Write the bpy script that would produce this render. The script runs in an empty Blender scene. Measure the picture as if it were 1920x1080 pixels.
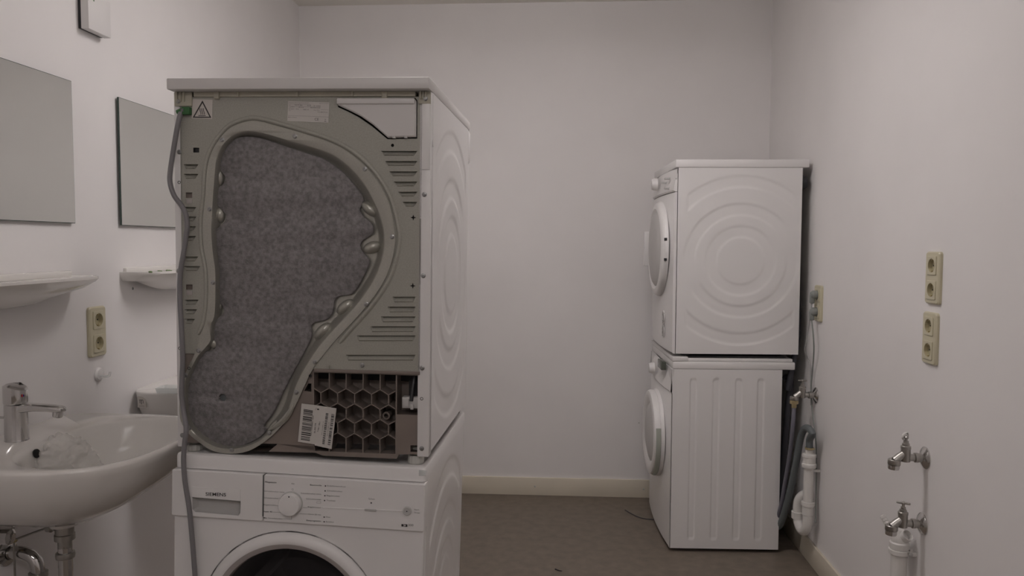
import bpy, bmesh, math, random
from math import sin, cos, pi, radians as R
from mathutils import Vector, Matrix, Euler, noise
from mathutils.geometry import tessellate_polygon
random.seed(4)
D = bpy.data; SC = bpy.context.scene; COL = SC.collection

# ------------------------------------------------------------------ camera
F_PX, YAW, PITCH, ROLL, CAM_H = 1440.156, 0.0610, 0.0573, 0.0036, 1.3654
_cy, _sy, _cp, _sp = cos(YAW), sin(YAW), cos(PITCH), sin(PITCH)
C_FWD = Vector((-_sy*_cp, _cy*_cp, -_sp)); _r = Vector((_cy, _sy, 0)); _u = _r.cross(C_FWD)
C_RT = _r*cos(ROLL)+_u*sin(ROLL); C_UP = _u*cos(ROLL)-_r*sin(ROLL); C_POS = Vector((0, 0, CAM_H))
cam = D.cameras.new('camera'); cam.sensor_width = 36; cam.lens = F_PX/1920*36; cam.clip_start = .05
camo = D.objects.new('camera', cam); COL.objects.link(camo); SC.camera = camo
camo.matrix_world = Matrix(((C_RT.x, C_UP.x, -C_FWD.x, 0), (C_RT.y, C_UP.y, -C_FWD.y, 0), (C_RT.z, C_UP.z, -C_FWD.z, CAM_H), (0, 0, 0, 1)))
# ------------------------------------------------------------------ world, exposure
W = D.worlds.new('world'); SC.world = W; W.use_nodes = True
W.node_tree.nodes['Background'].inputs[0].default_value = (.5, .5, .55, 1); W.node_tree.nodes['Background'].inputs[1].default_value = 0.0
vs = SC.view_settings; vs.view_transform = 'Standard'; vs.look = 'None'; vs.gamma = 1; vs.use_curve_mapping = False
vs.exposure = 0.19
LAMP_STRENGTH = (16.8, 1.5, 16.5)      # rear and middle fluorescent ceiling fittings, then an unseen front one added as fill
LAMP_COLOR = (1.0, .942, .945)

# ------------------------------------------------------------------ room measures
XL, XR, YB, ZC, YF = -1.402, 1.092, 4.1216, 2.6346, -2.8

# ------------------------------------------------------------------ helpers
def px_ray(x, y): return C_FWD + C_RT*((x-960)/F_PX) - C_UP*((y-540)/F_PX)
class Fr:                         # a local frame; hit() finds the point of a photographed detail on one of its planes
    def __init__(s, loc=(0, 0, 0), rot=(0, 0, 0)):
        s.M = Matrix.Translation(loc) @ Euler(rot).to_matrix().to_4x4(); s.I = s.M.inverted()
        s.loc = loc; s.rot = rot; s.o = s.I @ C_POS
    def hit(s, x, y, ax, val):
        d = s.I.to_3x3() @ px_ray(x, y); t = (val-s.o[ax])/d[ax]; return s.o + d*t
    def xz(s, x, y, val=0): p = s.hit(x, y, 1, val); return (p.x, p.z)
    def xzs(s, pts, val=0): return [s.xz(x, y, val) for x, y in pts]

def root(name, label, cat, loc=(0, 0, 0), rot=(0, 0, 0), group=None):
    o = D.objects.new(name, None); COL.objects.link(o); o.empty_display_size = .05
    o.location = loc; o.rotation_euler = rot; o['label'] = label; o['category'] = cat
    if group: o['group'] = group
    return o
def tag(o, label, cat, group=None):
    o['label'] = label; o['category'] = cat
    if group: o['group'] = group
    return o

class MB:
    def __init__(s): s.v = []; s.f = []
    def add(s, vs_, fs): n = len(s.v); s.v += [tuple(v) for v in vs_]; s.f += [tuple(i+n for i in f) for f in fs]; return s
    def box(s, x0, x1, y0, y1, z0, z1, bev=0, seg=2):
        bm = bmesh.new(); bmesh.ops.create_cube(bm, size=1)
        for v in bm.verts:
            v.co = Vector((x0+(v.co.x+.5)*(x1-x0), y0+(v.co.y+.5)*(y1-y0), z0+(v.co.z+.5)*(z1-z0)))
        if bev: bmesh.ops.bevel(bm, geom=bm.edges[:], offset=bev, segments=seg, profile=.5, affect='EDGES')
        s.bm(bm); return s
    def bm(s, bm, M=None):
        bm.verts.index_update(); M = M or Matrix()
        s.add([M @ v.co for v in bm.verts], [[v.index for v in f.verts] for f in bm.faces]); bm.free(); return s
    def rings(s, rs, closed=True, cap0=False, cap1=False):       # list of rings (equal counts)
        n = len(rs[0]); vs_ = [p for r in rs for p in r]; fs = []
        for i in range(len(rs)-1):
            for j in range(n if closed else n-1):
                k = (j+1) % n; fs.append((i*n+j, i*n+k, (i+1)*n+k, (i+1)*n+j))
        if cap0: fs.append(tuple(range(n))[::-1])
        if cap1: fs.append(tuple((len(rs)-1)*n+j for j in range(n)))
        return s.add(vs_, fs)
    def tube(s, pts, r, n=12, cap=True, smooth=0):
        pts = [Vector(p) for p in pts]
        if smooth: pts = spline(pts, smooth)
        rs = []; up = None
        for i, p in enumerate(pts):
            t = (pts[min(i+1, len(pts)-1)]-pts[max(i-1, 0)]).normalized()
            if up is None: up = t.orthogonal().normalized()
            up = (up - t*up.dot(t)).normalized(); b = t.cross(up)
            rr = r(i/(len(pts)-1)) if callable(r) else r
            rs.append([p+(up*cos(a)+b*sin(a))*rr for a in [2*pi*k/n for k in range(n)]])
        return s.rings(rs, True, cap, cap)
    def lathe(s, prof, o=(0, 0, 0), ax=(0, 0, 1), n=32, cap0=False, cap1=False):   # prof: (radius, along axis)
        ax = Vector(ax).normalized(); e = ax.orthogonal().normalized(); b = ax.cross(e); o = Vector(o)
        return s.rings([[o+ax*h+(e*cos(2*pi*k/n)+b*sin(2*pi*k/n))*r for k in range(n)] for r, h in prof], True, cap0, cap1)
    def poly(s, loops, m):                                        # flat polygon with holes, m(a,b)->xyz
        L = [[Vector((a, b, 0)) for a, b in l] for l in loops]
        tr = tessellate_polygon(L); flat = [p for l in loops for p in l]
        return s.add([m(a, b) for a, b in flat], tr)
    def extrude(s, loops, m, h0, h1, ch=0, back=True):            # m(a,b,h); loops[0] outline, rest holes; chamfer ch at h1
        top = [offset(l, ch if i == 0 else -ch) if ch else l for i, l in enumerate(loops)]
        s.poly(top, lambda a, b: m(a, b, h1))
        if back: s.poly(loops, lambda a, b: m(a, b, h0))
        for l, t in zip(loops, top):
            rs = [[m(a, b, h0) for a, b in l]]
            if ch: rs.append([m(a, b, h1-math.copysign(ch, h1-h0)) for a, b in l])
            rs.append([m(a, b, h1) for a, b in t]); s.rings(rs)
        return s
    def sphere(s, c, r, sc=(1, 1, 1), nu=16, nv=10):
        bm = bmesh.new(); bmesh.ops.create_uvsphere(bm, u_segments=nu, v_segments=nv, radius=r)
        return s.bm(bm, Matrix.Translation(c) @ Matrix.Diagonal((*sc, 1)))
    def build(s, name, mat, parent=None, ang=35, merge=1e-6):
        me = D.meshes.new(name); me.from_pydata(s.v, [], s.f)
        bm = bmesh.new(); bm.from_mesh(me)
        if merge: bmesh.ops.remove_doubles(bm, verts=bm.verts, dist=merge)
        bmesh.ops.recalc_face_normals(bm, faces=bm.faces); bm.to_mesh(me); bm.free()
        for p in me.polygons: p.use_smooth = True
        me.set_sharp_from_angle(angle=R(ang))
        me.materials.append(mat); o = D.objects.new(name, me); COL.objects.link(o)
        if parent: o.parent = parent
        return o

def area(l): return sum(l[i-1][0]*l[i][1]-l[i][0]*l[i-1][1] for i in range(len(l)))/2
def offset(l, d):                                                 # inward for d > 0
    sgn = 1 if area(l) > 0 else -1; n = len(l); out = []
    for i in range(n):
        p, q, r = Vector(l[i-1]), Vector(l[i]), Vector(l[(i+1) % n])
        a = (q-p).normalized(); b = (r-q).normalized(); na = Vector((-a.y, a.x)); nb = Vector((-b.y, b.x))
        t = na+nb
        if t.length < 1e-6: t = na
        t.normalize(); k = max(t.dot(na), .45); w = q+t*(d if not isinstance(d, list) else d[i])*sgn/k; out.append((w.x, w.y))
    return out
def spline(pts, n=6, closed=False):
    P = [Vector(p) for p in pts]; m = len(P); out = []
    for i in range(m if closed else m-1):
        g = (lambda k: P[k % m]) if closed else (lambda k: P[min(max(k, 0), m-1)])
        a, b, c, d = g(i-1), g(i), g(i+1), g(i+2)
        for j in range(n):
            t = j/n; out.append(.5*((2*b)+(c-a)*t+(2*a-5*b+4*c-d)*t*t+(3*b-a-3*c+d)*t**3))
    if not closed: out.append(P[-1])
    return out
def spl2(pts, n=4, closed=True): return [(p.x, p.y) for p in spline([(a, b, 0) for a, b in pts], n, closed)]
def resample(l, n):
    P = [Vector((a, b)) for a, b in l]; P.append(P[0]); L = [0]
    for i in range(1, len(P)): L.append(L[-1]+(P[i]-P[i-1]).length)
    out = []; k = 0
    for i in range(n):
        s_ = L[-1]*i/n
        while L[k+1] < s_: k += 1
        t = (s_-L[k])/max(L[k+1]-L[k], 1e-9); q = P[k].lerp(P[k+1], t); out.append((q.x, q.y))
    return out
def rrect(x0, x1, z0, z1, r, n=5):
    o = []
    for cx, cz, a0 in ((x1-r, z1-r, 0), (x0+r, z1-r, 90), (x0+r, z0+r, 180), (x1-r, z0+r, 270)):
        for k in range(n+1): a = R(a0+90*k/n); o.append((cx+r*cos(a), cz+r*sin(a)))
    return o
def circ(cx, cz, r, n=28): return [(cx+r*cos(2*pi*k/n), cz+r*sin(2*pi*k/n)) for k in range(n)]
def front(y0): return lambda a, b, h=0: (a, y0-h, b)              # plane facing -y, h = how proud
def outw(a, b, h=0): return (a, h, b)                             # plane facing +y (wall mounted things)

# ------------------------------------------------------------------ materials
def mat(name, col, rough=.5, metal=0., var=0., vscale=8., bump=0., bscale=200., spec=.5, coat=0., trans=0., alpha=1., det=3, speck=None):
    m = D.materials.new(name); m.use_nodes = True; nt = m.node_tree; N = nt.nodes; L = nt.links; b = N['Principled BSDF']
    b.inputs['Base Color'].default_value = (*col, 1); b.inputs['Roughness'].default_value = rough; b.inputs['Metallic'].default_value = metal
    b.inputs['Specular IOR Level'].default_value = spec; b.inputs['Coat Weight'].default_value = coat
    b.inputs['Transmission Weight'].default_value = trans; b.inputs['Alpha'].default_value = alpha
    tc = N.new('ShaderNodeTexCoord')
    if var or speck:
        n = N.new('ShaderNodeTexNoise'); n.inputs['Scale'].default_value = vscale; n.inputs['Detail'].default_value = det
        L.new(tc.outputs['Object'], n.inputs['Vector'])
        r = N.new('ShaderNodeValToRGB'); r.color_ramp.elements[0].position = .3; r.color_ramp.elements[1].position = .7
        r.color_ramp.elements[0].color = (*[c*(1-var) for c in col], 1); r.color_ramp.elements[1].color = (*[min(c*(1+var), 1) for c in col], 1)
        L.new(n.outputs['Fac'], r.inputs['Fac']); out = r.outputs['Color']
        if speck:
            sc_, c2, p0, p1 = speck
            n2 = N.new('ShaderNodeTexNoise'); n2.inputs['Scale'].default_value = sc_; n2.inputs['Detail'].default_value = 4; n2.inputs['Roughness'].default_value = .7
            L.new(tc.outputs['Object'], n2.inputs['Vector'])
            r2 = N.new('ShaderNodeValToRGB'); r2.color_ramp.elements[0].position = p0; r2.color_ramp.elements[1].position = p1
            L.new(n2.outputs['Fac'], r2.inputs['Fac'])
            mx = N.new('ShaderNodeMix'); mx.data_type = 'RGBA'; L.new(r2.outputs['Color'], mx.inputs['Factor'])
            L.new(out, mx.inputs['A']); mx.inputs['B'].default_value = (*c2, 1); out = mx.outputs['Result']
        L.new(out, b.inputs['Base Color'])
    if bump:
        n = N.new('ShaderNodeTexNoise'); n.inputs['Scale'].default_value = bscale; n.inputs['Detail'].default_value = 4
        L.new(tc.outputs['Object'], n.inputs['Vector']); bp = N.new('ShaderNodeBump'); bp.inputs['Strength'].default_value = bump; bp.inputs['Distance'].default_value = .002
        L.new(n.outputs['Fac'], bp.inputs['Height']); L.new(bp.outputs['Normal'], b.inputs['Normal'])
    return m
def emit(name, col, s):
    m = D.materials.new(name); m.use_nodes = True; nt = m.node_tree; nt.nodes.clear()
    e = nt.nodes.new('ShaderNodeEmission'); e.inputs[0].default_value = (*col, 1); e.inputs[1].default_value = s
    o = nt.nodes.new('ShaderNodeOutputMaterial'); nt.links.new(e.outputs[0], o.inputs[0]); return m
M = dict(
    wall=mat('wall_paint', (.85, .825, .815), .62, var=.02, vscale=3, bump=.06, bscale=90),
    ceil=mat('ceiling_paint', (.88, .85, .79), .8, bump=.1, bscale=120),
    floor=mat('linoleum', (.178, .146, .116), .5, var=.14, vscale=22, det=5, speck=(420, (.34, .285, .22), .56, .72), bump=.1, bscale=300),
    base=mat('cream_skirting', (.74, .68, .565), .45, var=.03, vscale=6),
    white=mat('white_enamel', (.80, .782, .772), .28, var=.012, vscale=4, spec=.5),
    plastic=mat('white_plastic', (.80, .782, .770), .35, var=.015, vscale=5),
    plastic2=mat('greyed_white_plastic', (.56, .545, .53), .4, var=.02, vscale=9),
    aged=mat('aged_white_plastic', (.66, .638, .622), .38, var=.015, vscale=7),
    grip=mat('grip_grey', (.50, .49, .475), .4),
    seam=mat('seam_grey', (.10, .10, .10), .6),
    yellowed=mat('yellowed_plastic', (.44, .415, .335), .45, var=.04, vscale=30),
    steel=mat('galvanised_steel', (.37, .363, .318), .45, metal=.12, var=.07, vscale=300, det=2, bump=.04, bscale=500),
    steel2=mat('formed_steel', (.40, .392, .35), .30, metal=.55, var=.06, vscale=300, det=2),
    screw=mat('zinc_screw', (.36, .36, .355), .35, metal=.9),
    felt=mat('grey_felt', (.25, .236, .238), .95, var=.28, vscale=120, det=8, speck=(620, (.46, .44, .43), .56, .80), bump=.9, bscale=380, spec=.1),
    taupe=mat('taupe_plastic', (.215, .178, .155), .45, var=.05, vscale=12),
    dark=mat('dark_void', (.02, .02, .02), .8),
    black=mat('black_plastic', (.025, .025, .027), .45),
    ink=mat('black_ink', (.03, .027, .027), .6),
    inkgrey=mat('grey_ink', (.16, .15, .145), .6),
    label=mat('label_paper', (.58, .555, .52), .55, var=.02, vscale=20),
    sticker=mat('white_sticker', (.60, .56, .52), .4),
    cord=mat('grey_cord', (.215, .205, .215), .5),
    cordlight=mat('light_grey_cord', (.42, .42, .41), .5),
    plug=mat('grey_plug', (.25, .265, .25), .5),
    green=mat('green_plastic', (.03, .13, .035), .4),
    cream=mat('cream_socket_plastic', (.60, .555, .40), .3, spec=.5),
    creamdark=mat('socket_well', (.50, .45, .29), .4),
    chrome=mat('chrome', (.62, .61, .60), .12, metal=1),
    brushed=mat('matt_nickel', (.43, .415, .39), .36, metal=1, var=.06, vscale=60),
    brass=mat('brass', (.5, .42, .25), .35, metal=.9),
    ceramic=mat('white_ceramic', (.80, .775, .74), .10, spec=.6, coat=.3),
    mirror=mat('mirror_silver', (.80, .815, .79), .02, metal=1),
    mirroredge=mat('mirror_edge', (.05, .075, .065), .25),
    hose=mat('grey_hose', (.13, .145, .15), .5),
    hosedark=mat('dark_hose', (.045, .045, .055), .5),
    hoseblue=mat('bluish_grey_hose', (.17, .165, .20), .45),
    pipe=mat('white_pipe_plastic', (.74, .72, .69), .35, var=.02, vscale=15),
    film=mat('clear_film', (.93, .90, .87), .28, spec=.6, alpha=.27),
    film2=mat('clear_plastic', (.84, .87, .85), .15, spec=.7, alpha=.40),
    drum=mat('drum_steel', (.20, .19, .20), .35, metal=.8),
    bezel=mat('greige_bezel', (.42, .385, .37), .35),
    display=mat('display_glass', (.10, .11, .09), .2),
    grillegrey=mat('grille_grey', (.40, .42, .37), .5),
    red=mat('red_dot', (.4, .02, .02), .4), blue=mat('blue_dot', (.02, .03, .25), .4),
    dusty=mat('dusty_plate', (.55, .54, .50), .5),
    leaf=mat('green_foil', (.20, .28, .13), .5),
)
def glassmat():
    m = D.materials.new('door_glass'); m.use_nodes = True; nt = m.node_tree; b = nt.nodes['Principled BSDF']
    b.inputs['Base Color'].default_value = (.05, .045, .05, 1); b.inputs['Roughness'].default_value = .03; b.inputs['Alpha'].default_value = .45; b.inputs['Specular IOR Level'].default_value = .6
    return m
M['glass'] = glassmat()

# ------------------------------------------------------------------ text (flat print), returned as verts/faces
_tc = {}
def text_mesh(s, bold=False):
    k = (s, bold)
    if k not in _tc:
        c = D.curves.new('t', 'FONT'); c.body = s; c.size = 1; c.resolution_u = 3; c.offset = .012 if bold else 0
        o = D.objects.new('t', c); COL.objects.link(o)
        me = D.meshes.new_from_object(o.evaluated_get(bpy.context.evaluated_depsgraph_get()))
        vv = [v.co.copy() for v in me.vertices]; ff = [tuple(p.vertices) for p in me.polygons]
        D.objects.remove(o); D.curves.remove(c); D.meshes.remove(me)
        x0 = min(v.x for v in vv); x1 = max(v.x for v in vv)
        _tc[k] = ([((v.x-x0)/(x1-x0), v.y/.7, 0) for v in vv], ff)
    return _tc[k]
def print_text(mb, s, p0, p1, cap, m, bold=False):                # baseline from p0 to p1 in (a,b) of mapping m
    vv, ff = text_mesh(s, bold); e = (Vector(p1)-Vector(p0)); n = Vector((-e.y, e.x)).normalized()
    mb.add([m(*(Vector(p0)+e*v[0]+n*(v[1]*cap))) for v in vv], ff)

# ================================================================== ROOM
def struct(name, b, m): o = b.build(name, m); o['kind'] = 'structure'; return o
T = .12
struct('floor', MB().box(XL-T, XR+T, YF-T, YB+T, -T, 0), M['floor'])
struct('ceiling', MB().box(XL-T, XR+T, YF-T, YB+T, ZC, ZC+T), M['ceil'])
struct('wall_left', MB().box(XL-T, XL, YF-T, YB+T, 0, ZC), M['wall'])
struct('wall_right', MB().box(XR, XR+T, YF-T, YB+T, 0, ZC), M['wall'])
struct('wall_back', MB().box(XL, XR, YB, YB+T, 0, ZC), M['wall'])
struct('wall_front', MB().box(XL, XR, YF-T, YF, 0, ZC), M['wall'])
BH = .097
def skirting(name, x0, x1, y0, y1):
    o = struct(name, MB().box(x0, x1, y0, y1, 0, BH, .002), M['base']); return o
bb = skirting('baseboard_back', XL, XR, YB-.012, YB)
skirting('baseboard_right', XR-.012, XR, YF, YB-.012)
skirting('baseboard_left', XL, XL+.012, YF, YB-.012)
ROOM = Fr()
for px, py in ((1003, 912), (1207, 917)):
    p = ROOM.hit(px, py, 1, YB-.012)
    MB().lathe([(.005, 0), (.005, .0015), (.003, .003)], p, (0, -1, 0), 10, False, True).build('skirting_screw', M['dusty'], bb)
# corner joint of the walls
for i, (y, st) in enumerate(zip((2.45, .75, -.7), LAMP_STRENGTH)):  # last fitting is added behind the camera to brighten camera-facing surfaces
    t = root('ceiling_light', 'flat white fluorescent ceiling light over the %s of the room' % ('rear third', 'middle', 'front part (added as fill)')[i], 'ceiling light', (-.15, y, ZC-.16))
    MB().box(-.38, .38, -.09, .09, .05, .10, .008).build('housing', M['plastic'], t)
    for x in (-.25, .25): MB().box(x-.015, x+.015, -.02, .02, .10, .16).build('mount', M['plastic'], t)
    MB().box(-.40, .40, -.11, .11, .008, .05, .012).build('diffuser', emit('lamp_diffuser_%d' % i, LAMP_COLOR, st), t)

# ================================================================== shared appliance pieces
MW, MD = .598, .60
def smooth(a, b, x): t = min(max((x-a)/(b-a), 0), 1); return t*t*(3-2*t)
def ring_emboss(y, z, cy, cz):
    r = math.hypot(y-cy, z-cz); dx = abs(y-cy); h = 0
    e = .015
    ang = math.degrees(math.atan2(z-cz, y-cy)) % 360
    def band(a, b): return smooth(a-e/2, a+e/2, r)*(1-smooth(b-e/2, b+e/2, r))
    def gap(a0, w): d = abs((ang-a0+180) % 360-180); return smooth(w*.3, w, d)
    h += band(.103, .151)*(.55+.45*gap(20, 40))
    h += band(.198, .247)*gap(25, 30)*gap(195, 26)
    k = band(.318, .367)
    if k: k *= 1-smooth(.225, .240, dx); h += k
    return h
def slot_emboss(y, z, y0s, z0, z1, w):
    h = 0
    for y0 in y0s:
        zz = min(max(z, z0+w), z1-w); r = math.hypot(y-y0, z-zz); h = max(h, 1-smooth(w-.004, w+.003, r))
    return h
def side_panel(t, x, sgn, y0, y1, z0, z1, fn, amp=.0024, ny=120, nz=160, seamless=True):
    b = MB(); th = .004; n = 0
    ys = [y0+(y1-y0)*i/ny for i in range(ny+1)]; zs = [z0+(z1-z0)*j/nz for j in range(nz+1)]
    vs_ = [(x+sgn*(th-amp*fn(y, z)), y, z) for y in ys for z in zs]
    fs = [(i*(nz+1)+j, (i+1)*(nz+1)+j, (i+1)*(nz+1)+j+1, i*(nz+1)+j+1) for i in range(ny) for j in range(nz)]
    b.add(vs_, fs)
    xi = x-sgn*.010                                                # turned-in rims
    ring = [(i, 0) for i in range(ny+1)]+[(ny, j) for j in range(1, nz+1)]+[(i, nz) for i in range(ny-1, -1, -1)]+[(0, j) for j in range(nz-1, 0, -1)]
    b.rings([[vs_[i*(nz+1)+j] for i, j in ring], [(xi, ys[i], zs[j]) for i, j in ring]])
    return b.build('side_panel', M['white'], t, ang=60)
def foot(t, x, y, z0, z1, r=.019):
    h = z1-z0; prof = [(r*.9, 0), (r, .002), (r, h*.42), (r*.9, h*.5)]
    b = MB(); n = 28; rs = []
    for rr, hh in prof: rs.append([(x+(rr-(.0012 if k % 2 else 0))*cos(2*pi*k/n), y+(rr-(.0012 if k % 2 else 0))*sin(2*pi*k/n), z0+hh) for k in range(n)])
    b.rings(rs, True, True, True)
    th = [];  k = 0; zz = h*.5
    while zz < h-.0005: th += [(r*.5, zz), (r*.58, zz+.0012)]; zz += .0026
    th.append((r*.5, h)); b.lathe(th, (x, y, z0), n=16)
    return b.build('foot', M['dusty'], t)

# ================================================================== DRYER, rear side towards the camera (upper of the near stack)
AX, AY, AA, AR = -.8926, 1.7315, -.0258, .0104
AZ = .866
_z0 = AZ-.87
A_LOC = (AX+_z0*sin(AR)*cos(AA), AY+_z0*sin(AR)*sin(AA), .87+_z0*cos(AR)); A_ROT = (0, AR, AA)
FA = Fr(A_LOC, A_ROT); H_ = .87
A = root('tumble_dryer', 'white tumble dryer turned to show its galvanised rear panel with big grey felt pad', 'dryer', A_LOC, A_ROT)
zb = FA.xz(801, 852)[1]; zc = FA.xz(807, 166, -.03)[1]; zt = FA.xz(560, 145, -.03)[1]
# body shell (front panel is on the far side)
MB().box(.012, MW-.012, .062, .575, zb+.01, zc-.004).build('cabinet', M['plastic2'], A)
side_panel(A, MW-.004, 1, .012, .575, zb, zc, lambda y, z: ring_emboss(y, z, .30, zb+.40))
side_panel(A, .004, -1, .012, .575, zb, zc, lambda y, z: ring_emboss(y, z, .30, zb+.40), ny=30, nz=40)
# far front with its own control panel and door
MB().box(.002, MW-.002, .575, .60, zb, zc-.10, .004).build('front_panel', M['white'], A)
MB().box(0, MW, .575, .622, zc-.098, zc, .008).build('control_panel', M['plastic'], A)
db = MB().lathe([(.21, 0), (.205, .025), (.19, .032), (.15, .03), (.13, .015)], (MW/2, .60, zb+.40), (0, 1, 0), 48, False, True).build('door', M['plastic'], A)
# top cover with rear overhang
cv = MB().box(-.001, MW+.001, -.03, .60, zc, zt, .003).build('top_cover', M['plastic'], A)
cv.data.materials[0] = M['aged']
# rear flanges of the cabinet (white strips both sides)
uR = FA.xz(789, 560)[0]; uL = FA.xz(341, 560)[0]
uTL = FA.xz(341, 190)[0]
MB().box(0, uL+.004, .0, .030, zb-.004, zc-.001, .0015).build('rear_flange', M['white'], A)
MB().box(uR-.006, MW, .0, .030, zb-.006, zc-.001, .0015).build('rear_flange', M['white'], A)
# stepped white strip beside panel at the upper right
q0 = FA.xz(795, 223); q1 = FA.xz(801, 318)
MB().box(q0[0]-.004, MW-.002, -.003, .004, q1[1], zc-.004, .001).build('flange_step', M['plastic'], A)

O_PX = [(411,284),(424.4,266),(442,251.5),(466,245.6),(489.6,248.5),(537,262),(584.4,275),(620,287),(648,305),(678,335),(698.5,368),(713,399.6),(722,430),(723,455),(719,485),(707,518),(690,547),(669,574),(639,607),(610,638),(592,662),(576,686),(563,710),(552,738),(543,770),(526,797),(500,818),(478,831),(454.5,838.5),(430.4,841.5),(406,837),(382,825),(363,810),(352,794),(346,765),(345.5,730),(351,708),(360,690),(373,666),(386,652),(397,636),(393,615),(401,600),(404,585),(405,559),(405,509),(400,470),(397.5,429),(400,380),(403,340),(406,305)]
FELT_PX = [(457,256),(489.6,259),(537,275),(584,290),(609.6,299),(642,322.6),(666,349),(680.7,370),(679,382),(674,393.7),(682,407),(694,416),(700,426),(698.5,438),(690,444),(678,452.6),(675,463),(682,476),(692,488),(689.6,500),(675,529.6),(658.5,552),(636,555),(626,565),(624.4,583),(612.6,599),(589,605),(582,612.6),(583.6,632),(566.7,666),(546,704.4),(528,740),(510,777),(493,799),(499,806),(486,820.6),(454.5,836),(430,839),(401.5,833.5),(380,822),(359,806),(350,775),(346,741),(350,714.6),(365,686),(380,661.7),(402,655),(400.7,639),(394,622),(400.7,602),(418.5,588),(417,574),(408,559),(408.5,524),(403.7,479),(399.5,438),(412.6,424),(421.5,414),(423,402.6),(409.6,388),(402.5,379),(404,358),(418.5,344),(421.5,331.5),(410,314),(406,297),(415.6,278),(433,262)]
BEAD_PX = [(371,627),(381.5,604),(387,562),(386,509),(378.5,464),(376.4,429),(377.6,400),(381.5,367),(384.4,320),(392,287),(409.6,257.4),(433,233.7),(466,222),(489.6,222.8),(525,232),(566.7,244),(624,263),(666,287),(698.5,316.7),(722,349),(737,382),(746,420),(749,447),(743,485),(731,520.7),(710,556),(680.7,592),(654,621.5),(635.7,643)]
O = resample(spl2(FA.xzs(O_PX), 4), 200)
FD = .014
felt = resample(spl2(FA.xzs(FELT_PX, FD), 4), 260)
if area(O) < 0: O.reverse()
if area(felt) < 0: felt.reverse()
# outer contour of the pressed duct cover: just inside the bead, then down to its round foot
F_PX_ = [(376.5,628),(386.5,604),(391.5,562),(391,509),(383.5,464),(381,429),(382.5,400),(386.5,367),(389.5,320),(397,289),(413,261),(435,239),(466,228),(489.6,229),(525,238),(565,250),(621,269),(662,292),(693.5,321),(716,352),(731,384),(739,420),(742,447),(737,483),(725,518),(705,552),(676,588),(650,616),(626,642),(605,668),(587.5,691),(568,731.5),(552,765),(528,799),(499,826),(466.5,845),(430.4,850),(399,844),(374,828),(354,811),(341,790),(338,765),(340.5,725),(347,706),(356,684),(367,662)]
Fo = resample(spl2(FA.xzs(F_PX_), 3), 220)
if area(Fo) < 0: Fo.reverse()
def wdist(p): return min(math.hypot(p[0]-a, p[1]-b) for a, b in felt)
wd = [min(max(wdist(p)*.95, .002), .024) for p in O]
for _ in range(4): wd = [(wd[i-1]+wd[i]*2+wd[(i+1) % len(wd)])/4 for i in range(len(wd))]
fl = -.004                                                        # flange stands proud of the panel
rgs = [O]
def lap(l): return [((l[i-1][0]+2*l[i][0]+l[(i+1) % len(l)][0])/4, (l[i-1][1]+2*l[i][1]+l[(i+1) % len(l)][1])/4) for i in range(len(l))]
prof = [(0, fl), (.12, fl+.002), (.35, fl+.009), (.65, .0155), (.85, .0205), (1.0, .022)]
b = MB(); b.poly([Fo, O], lambda a, c: (a, fl, c))
b.rings([[(a, fl, c) for a, c in Fo], [(a, .001, c) for a, c in Fo]])
loops3 = []
for f, v in prof:
    l = offset(O, [w*f for w in wd])
    for _ in range(3): l = lap(l) if f else l
    loops3.append([(a, v, c) for a, c in l])
b.rings(loops3)
b.poly([[(p[0], p[2]) for p in loops3[-1]]], lambda a, c: (a, .022, c))
def bump(px, py, ru, rw, depth=.013, rot=0):
    u, w = FA.xz(px, py, .012); sp = MB().sphere((0, 0, 0), 1, (1, 1, 1), 18, 12)
    b.add([(u+cos(rot)*x*ru-sin(rot)*z*rw, .022+y*depth, w+sin(rot)*x*ru+cos(rot)*z*rw) for x, y, z in sp.v], sp.f)
for args in ((692,392,.024,.013,.016,R(-38)),(696,464,.022,.014,.016,R(20)),(646,576,.025,.014,.016,R(38)),(603,622,.026,.014,.016,R(45)),(409,332,.011,.021),(410,403,.012,.019),(404,574,.014,.016),(399,645,.010,.013),(512,800,.020,.010,.014,R(52))): bump(*args)
dc = b.build('duct_cover', M['steel2'], A, ang=50)
# bright pressed step at the lower right of the duct
b = MB()
bd = [Vector((*p, 0)) for p in FA.xzs([(553,752),(546,768),(535,784),(520,797),(505,806)])]
b.tube([(p.x, -.001, p.y) for p in bd], lambda t: .002+.006*sin(pi*min(max(t, .02), .98)), 10, True, 5); b.build('pressed_rib', M['steel2'], A)
# felt pad with its hole
hc = FA.xz(417, 746, FD); hole = circ(*hc, .0088, 20)
fm = MB().extrude([felt, hole], lambda a, c, h: (a, FD-h, c), -.0085, .001, .0022)
fm.build('felt_pad', M['felt'], A, ang=60)

MB().lathe([(.0088, .0225), (.0088, FD+.0014)], (hc[0], 0, hc[1]), (0, 1, 0), 24).build('hole_wall', M['dark'], A)
MB().lathe([(.0088, .0), (0, .0)], (hc[0], .0212, hc[1]), (0, 1, 0), 24).build('hole_floor', M['hose'], A)
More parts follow.
